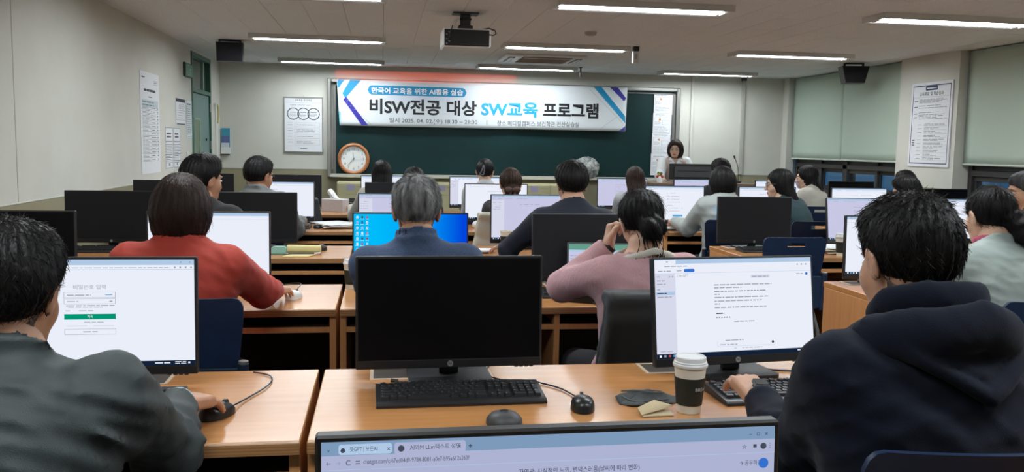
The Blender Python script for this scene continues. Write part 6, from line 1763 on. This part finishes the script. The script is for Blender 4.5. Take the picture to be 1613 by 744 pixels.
def facemask(o, hm, arm, nb, fr):
    def f(P):
        d = np.abs(head_sdf(P) - .006) - .002
        return smax(np.maximum(d, .058 - P[:, 1] + .6 * np.abs(P[:, 0]) - .01), np.maximum(P[:, 2] + .022, -P[:, 2] - .115), .006)
    q = sdf_part(o, 'face_mask', f, (-.1, .0, -.14), (.1, .15, .02), .005, cloth('mask_lilac', (.58, .50, .56))); q.matrix_local = hm
    g = MB()
    for s in (-1, 1): g.tube([(s * .06, .06, -.04), (s * .078, .02, -.02), (s * .085, -.01, -.002)], .0016, 6); g.tube([(s * .056, .055, -.085), (s * .072, .015, -.06), (s * .084, -.012, -.03)], .0016, 6)
    q2 = g.build('ear_loop', m_white, q)
person('woman with long black hair, lilac face mask and cream quilted vest', (4.27, 8.05), (4.22, 8.2, 1.268), 40, 24, 4, 0, 'f', C_CRM, 'vest', 'long', H_BLACK, 'b', None, None, .016, .03, .008, .0055, 600, facemask, 141)
chair(4.16, 8.02, 0, 'navy chair with handle slot behind the cream vest')
person('person whose black hair shows above the messy-haired person by the windows', (5.28, 8.05), (5.29, 8.2, 1.222), 10, 0, 4, 0, 'm', C_BLK, 'top', 'short', H_BLACK, 'b', None, None, .02, .016, .004, .007, 200, None, 145)
chair(5.2, 8.03, 0, 'navy chair in the front row corner by the windows')
chair(-.78, 8.1, 6, 'navy chair with a dark coat in the front row under the framed poster')

# teacher
C_BEI = cloth('vest_beige', (.42, .33, .29), .85)
def shirt(o, hm, arm, nb, fr):
    rt, fw, up = fr
    def f(P):
        d = None
        for s in 'LR':
            a, e, w_, hd, _ = arm[s]
            x = smin(rcone(P, a - up * .01, e, .074, .060), rcone(P, e, w_, .060, .042), .03); d = x if d is None else np.minimum(d, x)
        return d - .005 * fold(P, 6, 40, (.3, .2, 1))
    al = np.stack([q for s in 'LR' for q in arm[s][:3]]); sdf_part(o, 'shirt_sleeves', f, al.min(0) - .12, al.max(0) + .12, .012, cloth('shirt_white', (.66, .67, .68)))
    g = MB(); c = nb
    for s in (-1, 1):
        P = lambda u, v, w: tuple((c + rt * u * s + fw * v + up * w).tolist())
        g.add([P(.055, -.02, .03), P(.06, .05, .02), P(.012, .105, -.05), P(.055, .125, -.10), P(.10, .075, -.045), P(.085, -.03, .005)], [(0, 1, 4, 5), (1, 2, 3, 4)])
    q = g.build('shirt_collar', cloth('shirt_white', (.66, .67, .68)), o); md = q.modifiers.new('t', 'SOLIDIFY'); md.thickness = .006
person('teacher in a white shirt and beige vest standing behind the lectern', (3.80, 10.98), (3.77, 10.88, 1.53), 172, -18, 4, 0, 'f', C_BEI, 'vest', 'bob', H_DARK, 'b', {'L': (4.05, 10.62, 1.03, .1, -1, 'flat'), 'R': (3.50, 10.60, 1.03, -.1, -1, 'flat')}, None, .013, .018, .004, .0052, 800, both(glasses(mat('gold_frame', (.5, .4, .25), .3, .8)), shirt), 151, 1.0, 36, 1.0, stand=True)

# ------------------------------------------------------------------ coats on chairs
def coat(x, y, rz, lab, m, w=.24, h=.50, puff=0, ztop=.895, seed=1):
    t = thing('draped_coat', lab, 'coat', (x, y, 0), R_(rz))
    def f(P):
        u, v, z = P[:, 0], P[:, 1], P[:, 2]
        k = np.clip((ztop - z) / h, 0, 1)
        W_ = w * (.86 + .30 * k); yc = -.262 - .05 * k
        th = .022 + .020 * k + .010 * np.sin(u * 26 + seed + 2 * k) * (.3 + k) + .008 * np.sin(u * 51 + 3 * k + seed) * k
        d = np.maximum(np.abs(v - yc) - th, np.abs(u) - W_)
        d = np.maximum(d, np.maximum(z - ztop, ztop - h - z + .03 * np.sin(u * 9 + seed)))
        fr = np.maximum(np.maximum(np.abs(v + .195) - .018, np.abs(u) - W_ * .9), np.maximum(z - ztop, ztop - h * .5 - z))
        top = rcone(np.stack([u * .0, v, z], 1), (0, -.262, ztop - .01), (0, -.19, ztop - .01), .026, .022); top = np.maximum(top, np.abs(u) - w * .85)
        d = smin(smin(d, fr, .02), top, .02)
        if puff: d = d - .014 * np.abs(np.sin((z + .25 * u) * puff)) + .006
        return smax(d, np.abs(u) - W_ + .004, .02) - .003 * wob(P, seed, 30)
    V, F = surfnet(f, (-.36, -.42, ztop - h - .06), (.36, -.13, ztop + .05), .010)
    ob('shell', np_mesh('shell', [(V, F, 0)], [m]), t)
    V, F = surfnet(lambda P: np.abs(rcone(P, (0, -.20, ztop + .0), (0, -.245, ztop + .012), .05, .055) - .0) - .008 + np.maximum(0, np.abs(P[:, 0]) - .09) , (-.14, -.34, ztop - .06), (.14, -.1, ztop + .10), .010)
    MB().tube([(-.03, -.235, ztop + .018), (0, -.24, ztop + .026), (.03, -.235, ztop + .018)], .004, 6).build('hanger_loop', m, t)
coat(.96, 3.06, 3, 'black coat draped over the chair behind the pink sweater', mat('coat_black', (.010, .010, .011), .6, sheen=.1), .265, .55, 0, .905, 2)
coat(.87, 6.20, 0, 'cream puffer coat hung on the chair of the plaid jacket', cloth('puffer_cream', (.50, .47, .39), .7), .25, .42, 26, .92, 3)
coat(-.77, 8.1, 6, 'dark coat hung on the front row chair under the framed poster', mat('coat_charcoal', (.014, .016, .020), .6), .24, .4, 0, .90, 4)
